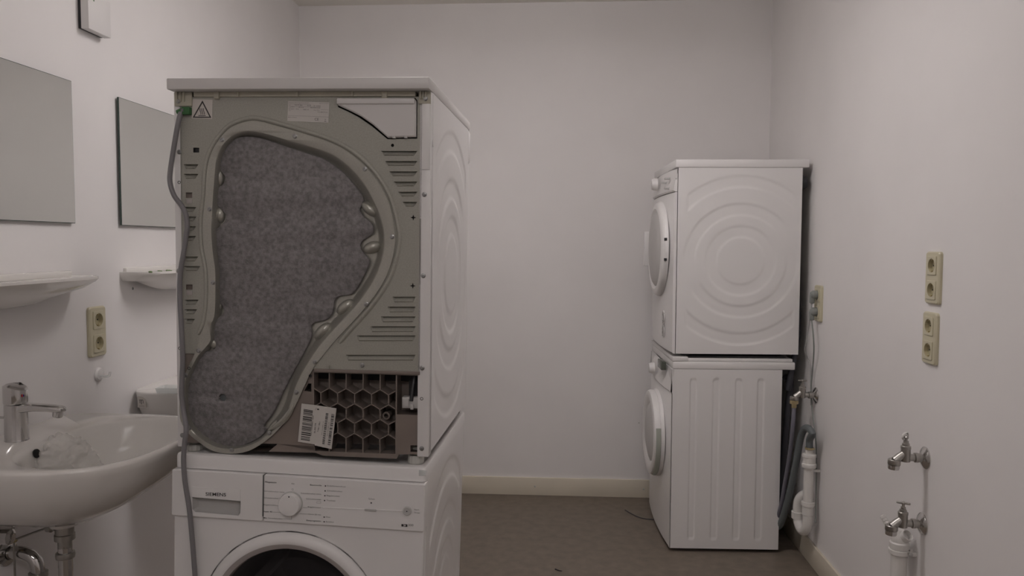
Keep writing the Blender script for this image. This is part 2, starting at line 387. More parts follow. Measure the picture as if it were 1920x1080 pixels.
# rear panel with all its openings
mid = []
for i, p in enumerate(O):
    mid.append(p)
Mo = offset(O, -.0045)
def near(l, q): return min(range(len(l)), key=lambda i: math.hypot(l[i][0]-q[0], l[i][1]-q[1]))
PBR = FA.xz(787, 698); PBL = FA.xz(586, 692); PLB = FA.xz(372, 663); PLL = FA.xz(343, 662)
PTL = (uL, zc-.012); PTR = (FA.xz(795, 250)[0], zc-.012)
i0 = near(Mo, PBL); i1 = near(Mo, PLB); n = len(Mo)
def arc(i, j, st): 
    o = [Mo[i]]; k = i
    while k != j: k = (k+st) % n; o.append(Mo[k])
    return o
a1, a2 = arc(i0, i1, 1), arc(i0, i1, -1)
up_arc = a1 if max(p[1] for p in a1) > max(p[1] for p in a2) else a2
lo_arc = a2 if up_arc is a1 else a1
vent_px = []                                                      # (x0, x1, y0, y1, inset left, inset right)
for y, x in zip((516,580,645,710,774,838), (452,478,505,532,560,588)): vent_px.append((580+x/3.375, 580+684/3.375, 130+y/3.375, 130+(y+31)/3.375, 6.5, 6.5))
for y, x in zip((460,523,585,647,705,828), (525,495,452,383,300,232)): vent_px.append((580+x/3.375, 580+672/3.375, 420+y/3.375, 420+(y+36)/3.375, 3.5, 4.5))
for y, x1 in ((308,372),(326,372),(388,368),(406,368),(424,367.5),(442.5,367.5),(481,371.5),(499,375.5),(562,372.5),(580,369.5),(598,365.5)): vent_px.append((344, x1, y, y+9, 4.5, 5.5))
holes = []; vents = []
for x0, x1, y0, y1, il, ir in vent_px:
    q = FA.xzs([(x0, y0), (x1, y0), (x1-ir, y1), (x0+il, y1)]); q[0] = (max(q[0][0], uL+.006), q[0][1]); q[3] = (max(q[3][0], uL+.009), q[3][1]); holes.append(q); vents.append(q)
sq = []
for x0, x1, y0, y1 in ((362.5,373.5,277,286),(348.5,360.5,361,371),(349,361,533.5,543)):
    q = FA.xzs([(x0, y0), (x1, y0), (x1, y1), (x0, y1)]); holes.append(q); sq.append(q)
def star(px, py, r=.0068):
    c = FA.xz(px, py); return [(c[0]+(r if k % 2 == 0 else r*.36)*sin(pi*k/4), c[1]+(r if k % 2 == 0 else r*.36)*cos(pi*k/4)) for k in range(8)]
dots = [star(775, 408), star(774, 536), circ(*FA.xz(736, 272.5), .0036, 14), circ(*FA.xz(788, 408.5), .0017, 10), circ(*FA.xz(787, 536), .0017, 10)]
holes += dots
# opening for the white corner duct cap
CAP_PX = [(634.5,186.5),(777.5,185),(781,190),(780.5,257),(728,258.5),(700,234),(676,217.5),(655,207),(635,198)]
cap_o = FA.xzs([(633,185),(779,183.5),(783,189),(782.5,260),(726.5,261),(697,236.5),(673,220),(653,209.5),(634,201)])
holes.append(cap_o)
outline = [PTL, PTR, (uR, FA.xz(790, 320)[1]), PBR, PBL]+up_arc+[PLB, PLL]
b = MB(); b.poly([outline]+holes, lambda a, c: (a, 0, c))
b.rings([[(a, 0, c) for a, c in outline], [(a, .002, c) for a, c in outline]])
b.build('rear_panel', M['steel'], A)
MB().box(uL, uR+.004, .040, .044, zb+.16, zc-.006).build('inner_plate', M['dark'], A)
# louvres: pressed pockets, deep at the top
for k, q in enumerate(vents):
    b = MB(); d = .009; t0, t1, b1, b0 = q; hh = t0[1]-b0[1]
    it0 = (t0[0]+.0035, t0[1]-.0008); it1 = (t1[0]-.0035, t1[1]-.0008); ib0 = (b0[0]+.0022, b0[1]+hh*.20); ib1 = (b1[0]-.0022, b1[1]+hh*.20)
    b.rings([[(a, 0, c) for a, c in (t0, t1, b1, b0)], [(it0[0], d, it0[1]), (it1[0], d, it1[1]), (ib1[0], -.0030, ib1[1]), (ib0[0], -.0030, ib0[1])]], True, False, True)
    b.build('louvre', M['steel'], A)
for k, q in enumerate(sq):
    MB().rings([[(a, 0, c) for a, c in q], [(a, .006, c) for a, c in q]], True, False, True).build('square_hole', M['black'] if k == 0 else M['taupe'], A)
for px, py in ((355, 378), (355.5, 549)):
    u, w = FA.xz(px, py); MB().box(u-.007, u+.007, -.0012, .001, w-.005, w+.005, .0005).build('paper_tab', M['bezel'], A)
for l in dots: MB().rings([[(a, 0, c) for a, c in l], [(a, .006, c) for a, c in l]], True, False, True).build('punched_hole', M['dark'], A)
# bead
bp = spline([(u, -.0005, w) for u, w in FA.xzs(BEAD_PX)], 5)
b = MB(); rs = []
for i, p in enumerate(bp):
    t = (bp[min(i+1, len(bp)-1)]-bp[max(i-1, 0)]).normalized(); s_ = Vector((0, 1, 0)).cross(t)
    k = min(1, (min(i, len(bp)-1-i)+1)/3)**.5
    rs.append([p+s_*(.0052*x*k)+Vector((0, -.0042*h*k, 0)) for x, h in ((-1.25, -.15), (-1, 0), (-.75, .6), (-.35, .95), (0, 1), (.35, .95), (.75, .6), (1, 0), (1.25, -.15))])
b.rings(rs, False); b.build('stiffening_bead', M['steel'], A, ang=70)
# white corner duct cap
capl = FA.xzs(CAP_PX)
b = MB().extrude([capl], front(.0), -.02, .006, .003)
l0, l1 = FA.xz(634.5, 186.5), FA.xz(778, 196)
b.box(l0[0]-.001, l1[0]+.001, -.010, .004, l1[1], l0[1]+.001, .002)
b.build('corner_cap', M['aged'], A)
for px in (740, 762):
    u, w = FA.xz(px, 258); MB().box(u-.0035, u+.0035, -.0075, 0, w-.002, w+.002, .0005).build('clip', M['plastic2'], A)
# rail under the cover, with tabs and corner brackets
r0 = FA.xz(362, 181); 
MB().box(uL+.035, uR-.015, -.004, .03, zc-.0115, zc-.0005, .0008).build('top_rail', M['yellowed'], A)
for px in (408, 448, 559, 662, 722):
    u, w = FA.xz(px, 178); hh = .006 if px in (408, 722) else .001
    MB().box(u-(.006 if hh > .002 else .0025), u+(.006 if hh > .002 else .0025), -.008, 0, zc-.011-hh, zc-.001, .0008).build('rail_tab', M['yellowed'], A)
for x0, x1, yb_ in ((327.5, 361, 199.5), (784.5, 808, 195)):
    a0, a1_ = FA.xz(x0, yb_)[0], FA.xz(x1, yb_)[0]; w = FA.xz(x0, yb_)[1]
    b = MB(); b.box(a0+.0015, min(a1_, MW-.001), -.004, .003, w, zc-.001, .001)
    for f in (.18, .38, .58): b.box(a0+(a1_-a0)*f, a0+(a1_-a0)*f+.002, -.0075, 0, w+.010, zc-.001)
    b.build('corner_bracket', M['yellowed'], A)

# taupe base moulding
bl = FA.xzs([(343,829),(352,831),(385,829)])
botR = FA.xzs([(459,845.5),(502.6,847.6),(519.5,833),(589,837.5),(590.5,849.5),(604.5,855),(743,861),(747,852.5),(787,853)])
hx0, hx1 = FA.xz(588, 700)[0], FA.xz(741.5, 700)[0]; hz1, hz0 = FA.xz(588, 699)[1], FA.xz(665, 849)[1]
cx0, cx1 = FA.xz(744, 704)[0], FA.xz(784, 704)[0]; cz1, cz0 = FA.xz(760, 704.5)[1], FA.xz(760, 778)[1]
nx0, nx1 = FA.xz(769, 840)[0], FA.xz(784.5, 840)[0]; nz1, nz0 = FA.xz(780, 836)[1], FA.xz(780, 848)[1]
iA = near(Mo, botR[0]); iL = near(Mo, bl[2]); iB = near(Mo, FA.xz(346, 706))
lo = lo_arc if math.dist(lo_arc[0], Mo[i0]) < 1e-6 else lo_arc[::-1]     # from right join, down round to left join
kA = near(lo, botR[0]); kL = near(lo, bl[2]); kB = near(lo, FA.xz(344, 712))
BV = .003
right_poly = [FA.xz(787, 697), FA.xz(587, 690.5)]+lo[1:kA]+botR
hexr = [(hx0, hz0), (hx1, hz0), (hx1, hz1), (hx0, hz1)]
comp = [(cx0, cz0), (cx1, cz0), (cx1, cz1), (cx0, cz1)]
notch = [(nx0, nz0), (nx1, nz0), (nx1, nz1), (nx0, nz1)]
tri = FA.xzs([(569.5,733.5),(577,719.5),(583,719.5),(583,735)])
b = MB(); m_ = lambda a, c, h=0: (a, BV-h, c)
b.extrude([right_poly, hexr, comp, notch, tri], m_, -.03, .0, 0, False)
b.poly([[FA.xz(343, 663), FA.xz(371, 663)]+lo[kB:][::-1]], lambda a, c: (a, BV, c))
b.poly([bl+lo[kL:kB]], lambda a, c: (a, BV, c))
b.rings([[(a, BV, c) for a, c in bl], [(a, .05, c) for a, c in bl]], False)
b.rings([[(a, BV, c) for a, c in botR], [(a, .05, c) for a, c in botR]], False)
b.box(uL, uR+.004, .052, .058, zb+.004, FA.xz(700, 693)[1])
w0 = FA.xz(690, 697)[1]; b.box(FA.xz(590, 694)[0], uR-.001, -.004, .010, FA.xz(690, 700)[1], FA.xz(690, 694)[1], .001)   # lip above honeycomb
b.build('base_moulding', M['taupe'], A)
# honeycomb ribs
def clip(p, q):
    t0, t1 = 0, 1; d = (q[0]-p[0], q[1]-p[1])
    for pp, qq in ((-d[0], p[0]-hx0), (d[0], hx1-p[0]), (-d[1], p[1]-hz0), (d[1], hz1-p[1])):
        if abs(pp) < 1e-12:
            if qq < 0: return None
        else:
            t = qq/pp
            if pp < 0: t0 = max(t0, t)
            else: t1 = min(t1, t)
    return None if t1-t0 < .02 else ((p[0]+d[0]*t0, p[1]+d[1]*t0), (p[0]+d[0]*t1, p[1]+d[1]*t1))
b = MB(); P = (FA.xz(741.5, 720)[0]-hx0)/4.82; s_ = P/math.sqrt(3)
ref = FA.xz(616.7, 728)                                            # a top vertex of the second row
def rib(p, q):
    c = clip(p, q)
    if not c: return
    p, q = Vector(c[0]), Vector(c[1]); t = (q-p).normalized(); nn = Vector((-t.y, t.x))*.0011
    b.rings([[(v.x, y, v.y) for v in (p-nn, q-nn, q+nn, p+nn)] for y in (BV-.001, .052)], True, True, False)
for r in range(4):
    for k in range(-4, 6):
        vx = ref[0]+k*P+(P/2 if r % 2 else 0); vz = ref[1]-r*1.5*s_
        rib((vx, vz), (vx+P/2, vz-s_/2)); rib((vx, vz), (vx-P/2, vz-s_/2)); rib((vx, vz), (vx, hz1 if r == 0 else vz+s_))
        if r == 3: rib((vx+P/2, vz-s_/2), (vx+P/2, hz0))
b.build('honeycomb_grille', M['taupe'], A)
u, w = FA.xz(727, 777, .03); MB().lathe([(.009, .035), (.009, 0), (.0055, 0), (.0055, .02)], (u, .015, w), (0, 1, 0), 18, False, True).build('screw_boss', M['taupe'], A)
# plug compartment
b = MB(); b.rings([[(a, BV, c) for a, c in comp], [(a, .051, c) for a, c in comp]]); b.build('plug_bay', M['taupe'], A)
MB().box(FA.xz(765, 740, .02)[0], cx1, .030, .051, FA.xz(760, 744, .02)[1], cz1).build('bay_back', M['dark'], A)
x0, z1_ = FA.xz(754, 744.5, .012); x1_, z0_ = FA.xz(784, 766, .012)
b = MB(); b.box(x0, x1_, .012, .032, z0_, z1_, .001); b.box(x0+.003, x0+.016, .008, .014, z0_+.004, z1_-.003, .001); b.box(x0+.02, x0+.027, .007, .014, z0_-.002, z0_+.010, .001)
b.build('connector_block', M['plastic2'], A)
c0 = FA.xz(776, 706, .02); c1 = FA.xz(772, 735, .012); c2 = FA.xz(771, 752, .010); 
MB().tube([(c0[0], .026, c0[1]), (c1[0]+.001, .014, c1[1]), (c2[0], .010, c2[1])], .0045, 10, True, 6).build('connector_cable', M['black'], A)
b = MB(); b.rings([[(a, BV, c) for a, c in notch], [(a, .05, c) for a, c in notch]], True, False, True)
b.build('foot_recess', M['dark'], A)
b = MB(); b.rings([[(a, BV, c) for a, c in tri], [(a, .03, c) for a, c in tri]], True, False, True); b.build('cut_out', M['dark'], A)
u, w = FA.xz(616.5, 688); MB().box(u-.0022, u+.0022, -.006, .002, w-.004, w+.004, .001).build('rail_tab', M['steel'], A)

# screws
def screw(px, py, v, m='screw', r=.0046):
    u, w = FA.xz(px, py, v)
    MB().lathe([(r*1.25, .0005), (r*1.2, -.0008), (r*.95, -.0012), (r*.9, -.003), (r*.6, -.0034), (r*.35, -.0034), (r*.3, -.0022)], (u, v, w), (0, 1, 0), 12, False, True).build('screw', M[m], A)
for p in ((416,262),(553,255.5),(393,392),(684,317),(735,444),(399,529.6),(372.6,657.6),(686.7,570.5),(590,678.7),(555.6,735.6),(505,811.7),(434.5,843.5),(354,803),(348,704.5)): screw(*p, fl)
for p in ((679,685),): screw(*p, 0)
for p in ((797.8,185),(334,190)): screw(*p, -.004)
for p in ((795.7,364.7),(793.6,517),(791.6,690),(790.7,841),(336,285),(335,508),(342,816)): screw(*p, 0)
for px, py in ((790.7,747.6),(336,342),(337,653),(356,690),(583,704)):
    u, w = FA.xz(px, py); v = fl if 350 < px < 600 else 0
    MB().lathe([(.0038, -.0004), (.0028, -.0008), (.0022, .001)], (u, v, w), (0, 1, 0), 12, False, True).build('screw_hole', M['dark'], A)

# stickers
def sticker(px_pts, v, m, name, th=.0008):
    return MB().extrude([FA.xzs(px_pts, v)], front(v), -.0006, th).build(name, m, A)
HV = -.0012
hot = sticker([(361.5,186),(399,187),(398,223),(360,222)], 0, M['sticker'], 'hot_surface_sticker')
hot['label'] = 'white sticker with black hot surface warning triangle'
b = MB(); fx = front(HV)
t_out = FA.xzs([(379.6,188.3),(396.2,220.8),(361.2,220.6)], HV); t_in = FA.xzs([(379.6,193.2),(392.7,218.8),(364.8,218.6)], HV)
b.poly([t_out, t_in], fx)
for dx in (0, 3.3, 6.5):
    pl = spl2([(375.3+dx, 203), (374.9+dx, 206), (375.8+dx, 209.5), (376.9+dx, 212), (376.3+dx, 214.7)], 5, False)
    l_ = FA.xzs([(x-.6, y) for x, y in pl], HV)+FA.xzs([(x+.6, y) for x, y in pl[::-1]], HV); b.poly([l_], fx)
b.poly([FA.xzs([(372,216.1),(385.7,216.1),(385.7,217.4),(372,217.4)], HV)], fx)
b.build('warning_print', M['ink'], hot, merge=0)
rat = sticker([(540.7,189.5),(617.8,192.2),(616,230.3),(539,227)], 0, M['label'], 'rating_plate')
b = MB()
def rp(s, x0, x1, y, cap=1.25, bold=True):                        # text on the rating plate, baseline pixel y at x0
    sl = .03; print_text(b, s, FA.xz(x0, y, HV), FA.xz(x1, y+sl*(x1-x0), HV), cap*.00121, fx, bold)
rp('Siemens Electrogeraete GmbH', 541.5, 579, 192.6, 1.2); rp('Made for household', 599, 616, 194.4, 1.0)
rp('E-Nr.', 542, 545, 198, 1.8); rp('WT46', 552, 567, 197.9, 2.0); rp('FD 90', 576, 583, 198.8, 1.9); rp('01 0300', 588, 601, 199.4, 1.8)
rp('Type WTT', 541.7, 552, 201.2, 1.5); rp('IPX4', 560, 569, 201.8, 1.5); rp('901030012345', 582, 600.5, 202.8, 1.7)
rp('220-240 V', 541, 551.5, 205, 1.6); rp('50 Hz', 555, 560, 205.2, 1.5); rp('2800 W', 568, 579, 206.2, 1.6); rp('max 16 A', 588, 599, 207, 1.6); rp('Typ', 541, 545, 207.7, 1.2)
rp('PTot 2800 W 16 A', 595.5, 614, 210.8, 1.6); rp('Made in Poland', 540.3, 556, 220.2, 1.4); rp('CE', 589.8, 597.5, 225.8, 4.6); rp('X', 608.5, 611.3, 225.2, 2.2)
for x0, y0, x1, y1 in ((545,199.2,601,201),(601,205.3,616,205.9),(540,216.3,616.5,219.3),(541,194.5,583,196.2),(608,227,611.5,227.1)):
    p, q = FA.xz(x0, y0, HV), FA.xz(x1, y1, HV); k = .0002 if x0 != 608 else .0006
    b.poly([[p, q, (q[0], q[1]-2*k), (p[0], p[1]-2*k)]], fx)
b.build('rating_print', M['inkgrey'], rat, merge=0)
# two barcode labels over the honeycomb
LV = -.003
b1_ = sticker([(565.7,756.5),(597.5,760.3),(590,833),(558.8,828)], LV, M['label'], 'barcode_label')
b2_ = sticker([(596,760.2),(631,765.6),(621.8,842),(590,834.8)], LV-.001, M['label'], 'barcode_label')
def bars(par, quads, v):
    b = MB()
    for (xa, ya), (xb, yb), (xc, yc), (xd, yd), seq in quads:       # top-left, top-right, bottom-left, bottom-right
        tot = sum(seq); s0 = 0
        for i, k in enumerate(seq):
            f0, f1 = s0/tot, (s0+k)/tot; s0 += k
            if i % 2: continue
            L_ = lambda f: (xa+(xc-xa)*f, ya+(yc-ya)*f); R_ = lambda f: (xb+(xd-xb)*f, yb+(yd-yb)*f)
            b.poly([FA.xzs([L_(f0), R_(f0), R_(f1), L_(f1)], v)], front(v))
    return b
rs_ = random.Random(7); sq_ = lambda n: [rs_.choice((1, 1, 2, 3)) for _ in range(n)]
v1 = LV-.0010; v2 = LV-.0020
b = bars(b1_, [((569.5,767),(586.7,769.8),(563.8,824.3),(580.7,827),sq_(51))], v1)
f1_ = front(v1)
print_text(b, '4021156508851 1647', FA.xz(583.6, 818, v1), FA.xz(588.5, 779, v1), .0030, f1_, True)
print_text(b, 'ELEKTR', FA.xz(591, 812, v1), FA.xz(593, 793, v1), .0030, f1_, True)
print_text(b, 'T43', FA.xz(592.2, 769.5, v1), FA.xz(594, 765, v1), .002, f1_)
b.build('barcode_print', M['ink'], b1_, merge=0)
b = bars(b2_, [((611,774.6),(615.8,775.3),(604,832.5),(608.3,833.5),sq_(57)),((621.5,776),(627,776.8),(614.3,834),(619,835),sq_(57))], v2)
f2_ = front(v2)
print_text(b, '71061 2851', FA.xz(597, 810, v2), FA.xz(600.7, 791, v2), .0030, f2_, True)
print_text(b, '1', FA.xz(598, 769, v2), FA.xz(598.3, 766.5, v2), .0045, f2_, True)
print_text(b, '4021156508851 07', FA.xz(603.6, 816, v2), FA.xz(607, 790, v2), .0016, f2_); print_text(b, '4021156508851 08', FA.xz(614, 818, v2), FA.xz(617.4, 792, v2), .0016, f2_)
b.build('barcode_print', M['ink'], b2_, merge=0)

# power cord with its green strain relief
gx, gz = FA.xz(350, 208, -.006)
b = MB().box(gx-.010, gx+.009, -.012, .002, gz-.0085, gz+.0085, .0015); b.lathe([(.0065, .0), (.0055, .012)], (gx-.010, -.008, gz), (-1, 0, -.3), 12, False, True)
gr = b.build('strain_relief', M['green'], A); gr['label'] = 'green cord clamp'
CV = -.024
cp = [(346,207),(340,209),(334,230.7),(326.7,272),(319.5,319.6),(319,343),(326.7,367),(340,385),(348.5,402.6),(351,426),(349,440),(344.4,473),(338.5,509),(337,553),(340,612.6),(342.5,672),(341,712),(340.5,741),(345,775),(349,804),(346,832.6),(344.2,862),(346.7,902),(354.4,951),(360,1006.7),(364.4,1062),(366,1085)]
pts = []
for i, (x, y) in enumerate(cp):
    v = -.008 if i < 2 else (-.016 if y < 560 else (-.020 if y < 800 else -.036)); u, w = FA.xz(x, y, v); pts.append((u, v, w))
u, v, w = pts[-1]; pts += [(u+.006, v, w-.10), (u+.008, v-.01, w-.25), (u+.004, v-.03, w-.40)]
MB().tube(pts, .0056, 10, True, 5).build('power_cord', M['cord'], A)
pe = pts[-1]; b = MB().lathe([(.006, .02), (.010, 0), (.017, -.012), (.019, -.03), (.0, -.032)], pe, (0, 0, 1), 18)
for k in (-.0095, .0095): b.lathe([(.0024, 0), (.0024, -.019), (.001, -.02)], (pe[0]+k, pe[1], pe[2]-.031), (0, 0, 1), 8, False, True)
b.build('plug', M['cord'], A)

# ================================================================== DRYER, front towards the camera (lower of the near stack)
B_LOC0 = (-.8891, 1.7124, .876); BA, BR = -.0247, .0300; BH_ = .867
_R = Euler((0, BR, BA)).to_matrix(); B_LOC = Vector(B_LOC0)-_R @ Vector((0, 0, BH_))
FB = Fr(B_LOC, (0, BR, BA))
B = root('tumble_dryer', 'white tumble dryer facing the camera with dial and round glass door, under the reversed dryer', 'dryer', B_LOC, (0, BR, BA))
BW = .5925
czB = BH_-.033
PYB = -.012; pz1 = czB-.0015; pz0 = FB.xz(560, 982, PYB)[1]
MB().box(.012, BW-.012, .555, .58, .03, czB).build('back_plate', M['steel'], B)
MB().box(.012, BW-.012, .02, .58, .02, .035).build('base_plate', M['plastic2'], B)
side_panel(B, BW-.004, 1, .022, .585, .02, czB, lambda y, z: ring_emboss(y, z, .30, .43))
side_panel(B, .004, -1, .022, .585, .02, czB, lambda y, z: ring_emboss(y, z, .30, .43), ny=30, nz=40)
# top cover: rim raised round a slightly lower field
b = MB(); ol = rrect(0, BW, 0, .60, .012); il = rrect(.014, BW-.014, .022, .586, .01)
zt_ = BH_
b.rings([[(a, c, czB) for a, c in ol], [(a, c, zt_-.006) for a, c in ol], [(a, c, zt_-.0018) for a, c in offset(ol, .0018)], [(a, c, zt_) for a, c in offset(ol, .006)], [(a, c, zt_) for a, c in offset(il, -.002)], [(a, c, zt_-.004) for a, c in il]], True, True, True)
b.build('top_cover', M['white'], B)
for x, y in ((.05, .05), (BW-.05, .05), (.05, .53), (BW-.05, .53)): foot(B, x, y, 0, .022)
# front panel with door opening
dcx, dcz = FB.xz(546, 1165, 0); DR = .2135
b = MB(); b.extrude([rrect(.001, BW-.001, .02, pz0+.004, .006), circ(dcx, dcz, .18, 56)], front(.0), -.022, .004, .002)
b.build('front_panel', M['white'], B)
# control panel: container drawer front at the left, programme panel at the right
sx = FB.xz(493.5, 930, PYB)[0]
gl = FB.xzs([(361,933),(450.5,940.5),(449.5,962),(446,966.5),(366,959.5),(361,955)], PYB)
b = MB(); lo_ = rrect(-.001, sx-.0008, pz0, pz1, .004)
b.extrude([lo_, gl], front(-.0), -.02, -PYB, .0015); dr = b.build('drawer_front', M['plastic'], B)
b = MB(); b.rings([[(a, PYB, c) for a, c in gl], [(a, PYB+.010, c-.002) for a, c in offset(gl, .002)], [(a, PYB+.016, c-.002) for a, c in offset(gl, .006)]], True, False, True); b.build('grip_recess', M['grip'], dr)
b = MB().extrude([FB.xzs([(361,912.5),(451,917.5),(450.5,939.5),(361,932)], PYB)], front(PYB), 0, .0008, .0004); b.build('brand_strip', M['plastic'], dr)
b = MB(); yb_ = PYB-.0014; print_text(b, 'SIEMENS', FB.xz(385.5, 929.3, yb_), FB.xz(423.8, 930.8, yb_), .0078, front(yb_), True); b.build('brand_lettering', M['ink'], dr, merge=0)
b = MB().extrude([rrect(sx+.0008, BW+.001, pz0, pz1, .004)], front(0), -.02, -PYB, .0015); pn = b.build('control_panel', M['plastic'], B)
MB().box(sx-.0012, sx+.0012, PYB-.0004, PYB+.01, pz0+.012, pz1-.001).build('panel_seam', M['seam'], B)
# groove with button
g0 = FB.xz(605, 951.5, PYB); g1 = FB.xz(756, 958, PYB)
b = MB(); b.extrude([[(g0[0], g0[1]+.0012), (g1[0], g1[1]+.0012), (g1[0], g1[1]-.0016), (g0[0], g0[1]-.0016)]], front(PYB), -.001, .0012, .0005); b.build('ridge', M['plastic'], pn)
b = MB(); p0, p1 = FB.xz(684, 953.5, PYB), FB.xz(706, 957.5, PYB); b.box(p0[0], p1[0], PYB-.0035, PYB+.002, p1[1]-.001, p0[1], .0008); b.build('option_button', M['grip'], pn)
bx_, bz_ = FB.xz(763.5, 957.7, PYB); MB().lathe([(.0105, -.001), (.0102, .003), (.0085, .0042), (.003, .0036)], (bx_, PYB, bz_), (0, -1, 0), 28, False, True).build('start_button', M['grip'], pn)
kx, kz = FB.xz(546, 943.5, PYB)
MB().lathe([(.0275, 0), (.027, .0025), (.0262, .003)], (kx, PYB, kz), (0, -1, 0), 40, False, True).build('dial_ring', M['grip'], pn)
kn = MB().lathe([(.0252, .002), (.0248, .015), (.0235, .0172), (.012, .0180)], (kx, PYB, kz), (0, -1, 0), 40, False, True).build('dial', M['plastic'], pn)
kf = PYB-.0183; b = MB(); b.poly([circ(*FB.xz(541.7, 931.8, kf), .0017, 14)], front(kf)); b.build('dial_mark', M['ink'], kn)
# print on the panel
TV = PYB-.0006; ft = front(TV); bk = MB(); gy = MB()
def pt(s, x0, x1, y, bold=False, cap=2.6): print_text(bk if bold else gy, s, FB.xz(x0, y+1.3, TV), FB.xz(x1, y+1.3+.055*(x1-x0), TV), cap*.00119, ft, bold)
pt('Pflegeleicht', 496.8, 518.7, 903.5, True); pt('Schranktrocken extra', 495.6, 533, 920.5); pt('Schranktrocken', 495, 522, 933); pt('Bügeltrocken', 494.6, 518, 946)
pt('Super 40', 494.2, 510.3, 958.7, True); pt('Mix', 494, 501, 970.7, True); pt('Schranktrocken', 502.7, 530, 971.2); pt('Aus', 546, 552, 906.5)
pt('Baumwolle', 581.3, 603, 909, True); pt('Schranktrocken extra', 564, 602.3, 924.5); pt('Schranktrocken', 574, 602, 935); pt('Bügeltrocken', 577.3, 601.5, 950.3); pt('Warm 20 min', 577.3, 601.5, 963.8); pt('Zeitprogramm', 574, 601.5, 975.5, True)
for s, x0, x1, y in (('Ende/Knitterschutz',613.5,648,910.6),('Schranktrocken',613.3,641.5,919.8),('Bügeltrocken',612.5,637,929),('Trocknen',612.2,628.8,938),('Filter',611,620,969.2),('Behälter',611,626.5,978)): pt(s, x0, x1, y)
pt('Schon', 691, 702.5, 935.3, False, 3.2); pt('Start', 776.6, 786, 955.3); pt('Stopp', 776.6, 787.3, 960.8); pt('300', 765.3, 775, 985, False, 4.4)
for x, y in ((610.2,911.2),(609.6,920.5),(609.1,929.5),(608.6,938.5),(607.8,969.7),(607.8,978.3)): bk.poly([circ(*FB.xz(x, y, TV), .0016, 14)], ft)
for x, y, r in ((696,943,.0017),): bk.poly([circ(*FB.xz(x, y, TV), r, 14)], ft)
bk.poly([circ(bx_, bz_, .0015, 12)], front(PYB-.0045))
c_ = FB.xz(548.7, 917.8, TV); gy.poly([circ(*c_, .0022, 20), circ(*c_, .0017, 20)], ft)
q = [FB.xz(x, y, TV) for x, y in ((594,939.8),(601.8,940.3),(601.5,944),(593.6,943.4))]; gy.poly([q, offset(q, .0004)], ft)
for x0, y0, x1, y1 in ((523,934,528,934.3),(518.5,947.5,523.5,949.5),(511.5,960,526,960.8),(531,972.7,547,973.5),(546.8,968,546.8,973.5),(568,951.5,576.5,952),(562,963.3,576.5,964),(605,951.6,612,952)):
    p, q = Vector(FB.xz(x0, y0, TV)), Vector(FB.xz(x1, y1, TV)); t = (q-p).normalized(); nn = Vector((-t.y, t.x))*.0003; gy.poly([[p-nn, q-nn, q+nn, p+nn]], ft)
# model mark: two dark tiles, the second with a light triangle, and 300
q = FB.xzs([(752.7,982.6),(756.4,982.8),(756.4,987.4),(752.7,987.2)], TV); bk.poly([q], ft)
q = FB.xzs([(757.2,982.8),(763.8,983.2),(763.8,988),(757.2,987.5)], TV); h_ = FB.xzs([(758,983.7),(759.5,983.8),(761.2,985.4),(759.5,987),(758,986.8)], TV); bk.poly([q, h_], ft)
for q in (bk.build('programme_lettering', M['ink'], pn, merge=0), gy.build('programme_print', M['inkgrey'], pn, merge=0)): q['kind'] = 'stuff'
# small clear patch on the corner of the cover
t0 = FB.xz(785.7, 881.5, -.001); t1 = FB.xz(799, 893, -.001)
MB().box(t0[0], t1[0], -.0012, 0, t1[1], t0[1], .0004).build('clear_patch', M['film2'], B)
# door
door = MB().lathe([(.2135, .000), (.2135, .004), (.2120, .009), (.2070, .014), (.1985, .017), (.194, .0172), (.1905, .0165), (.189, .014)], (dcx, -.002, dcz), (0, -1, 0), 96).build('door', M['plastic'], B)
MB().lathe([(.2165, -.0015), (.2165, .0020), (.2128, .0020)], (dcx, -.002, dcz), (0, -1, 0), 96).build('door_shadow_line', M['black'], door)  # black ring paints the shadow line around the door rim
MB().lathe([(.1905, .0155), (.189, .0162), (.1785, .012), (.1765, .008), (.1745, -.01)], (dcx, -.002, dcz), (0, -1, 0), 96).build('door_bezel', M['bezel'], door)
MB().lathe([(.1755, .007), (.170, .003), (.150, -.025), (.135, -.045), (.10, -.055), (.04, -.058)], (dcx, -.002, dcz), (0, -1, 0), 72, False, True).build('door_glass', M['glass'], door)
drum = MB().lathe([(.180, -.018), (.205, -.03), (.262, -.05), (.262, -.48), (.24, -.50), (.05, -.505)], (dcx, 0, dcz), (0, -1, 0), 72, False, True).build('drum', M['drum'], B)
hb = MB()
for row in range(14):
    for k in range(46):
        a = R(30+k*2.6+(1.3 if row % 2 else 0)); y = .085+row*.026; r = .2612
        c = Vector((dcx+r*cos(a), y, dcz+r*sin(a))); e1 = Vector((-sin(a), 0, cos(a))); e2 = Vector((0, 1, 0))
        hb.add([c+(e1*cos(t)+e2*sin(t))*.0042 for t in [2*pi*i/8 for i in range(8)]], [tuple(range(8))])
hh_ = hb.build('drum_holes', M['dark'], drum); hh_['kind'] = 'stuff'
b = MB()
for a in (70, 190, 310):
    c = Vector((dcx+.245*cos(R(a)), 0, dcz+.245*sin(R(a)))); rr = [c+Vector((x*sin(R(a))-h*cos(R(a)), 0, -x*cos(R(a))-h*sin(R(a)))) for x, h in ((-.05, -.01), (-.02, .05), (0, .06), (.02, .05), (.05, -.01))]
    b.rings([[(p.x, y, p.z) for p in rr] for y in (.07, .47)], False)
b.build('drum_paddle', M['plastic2'], drum)
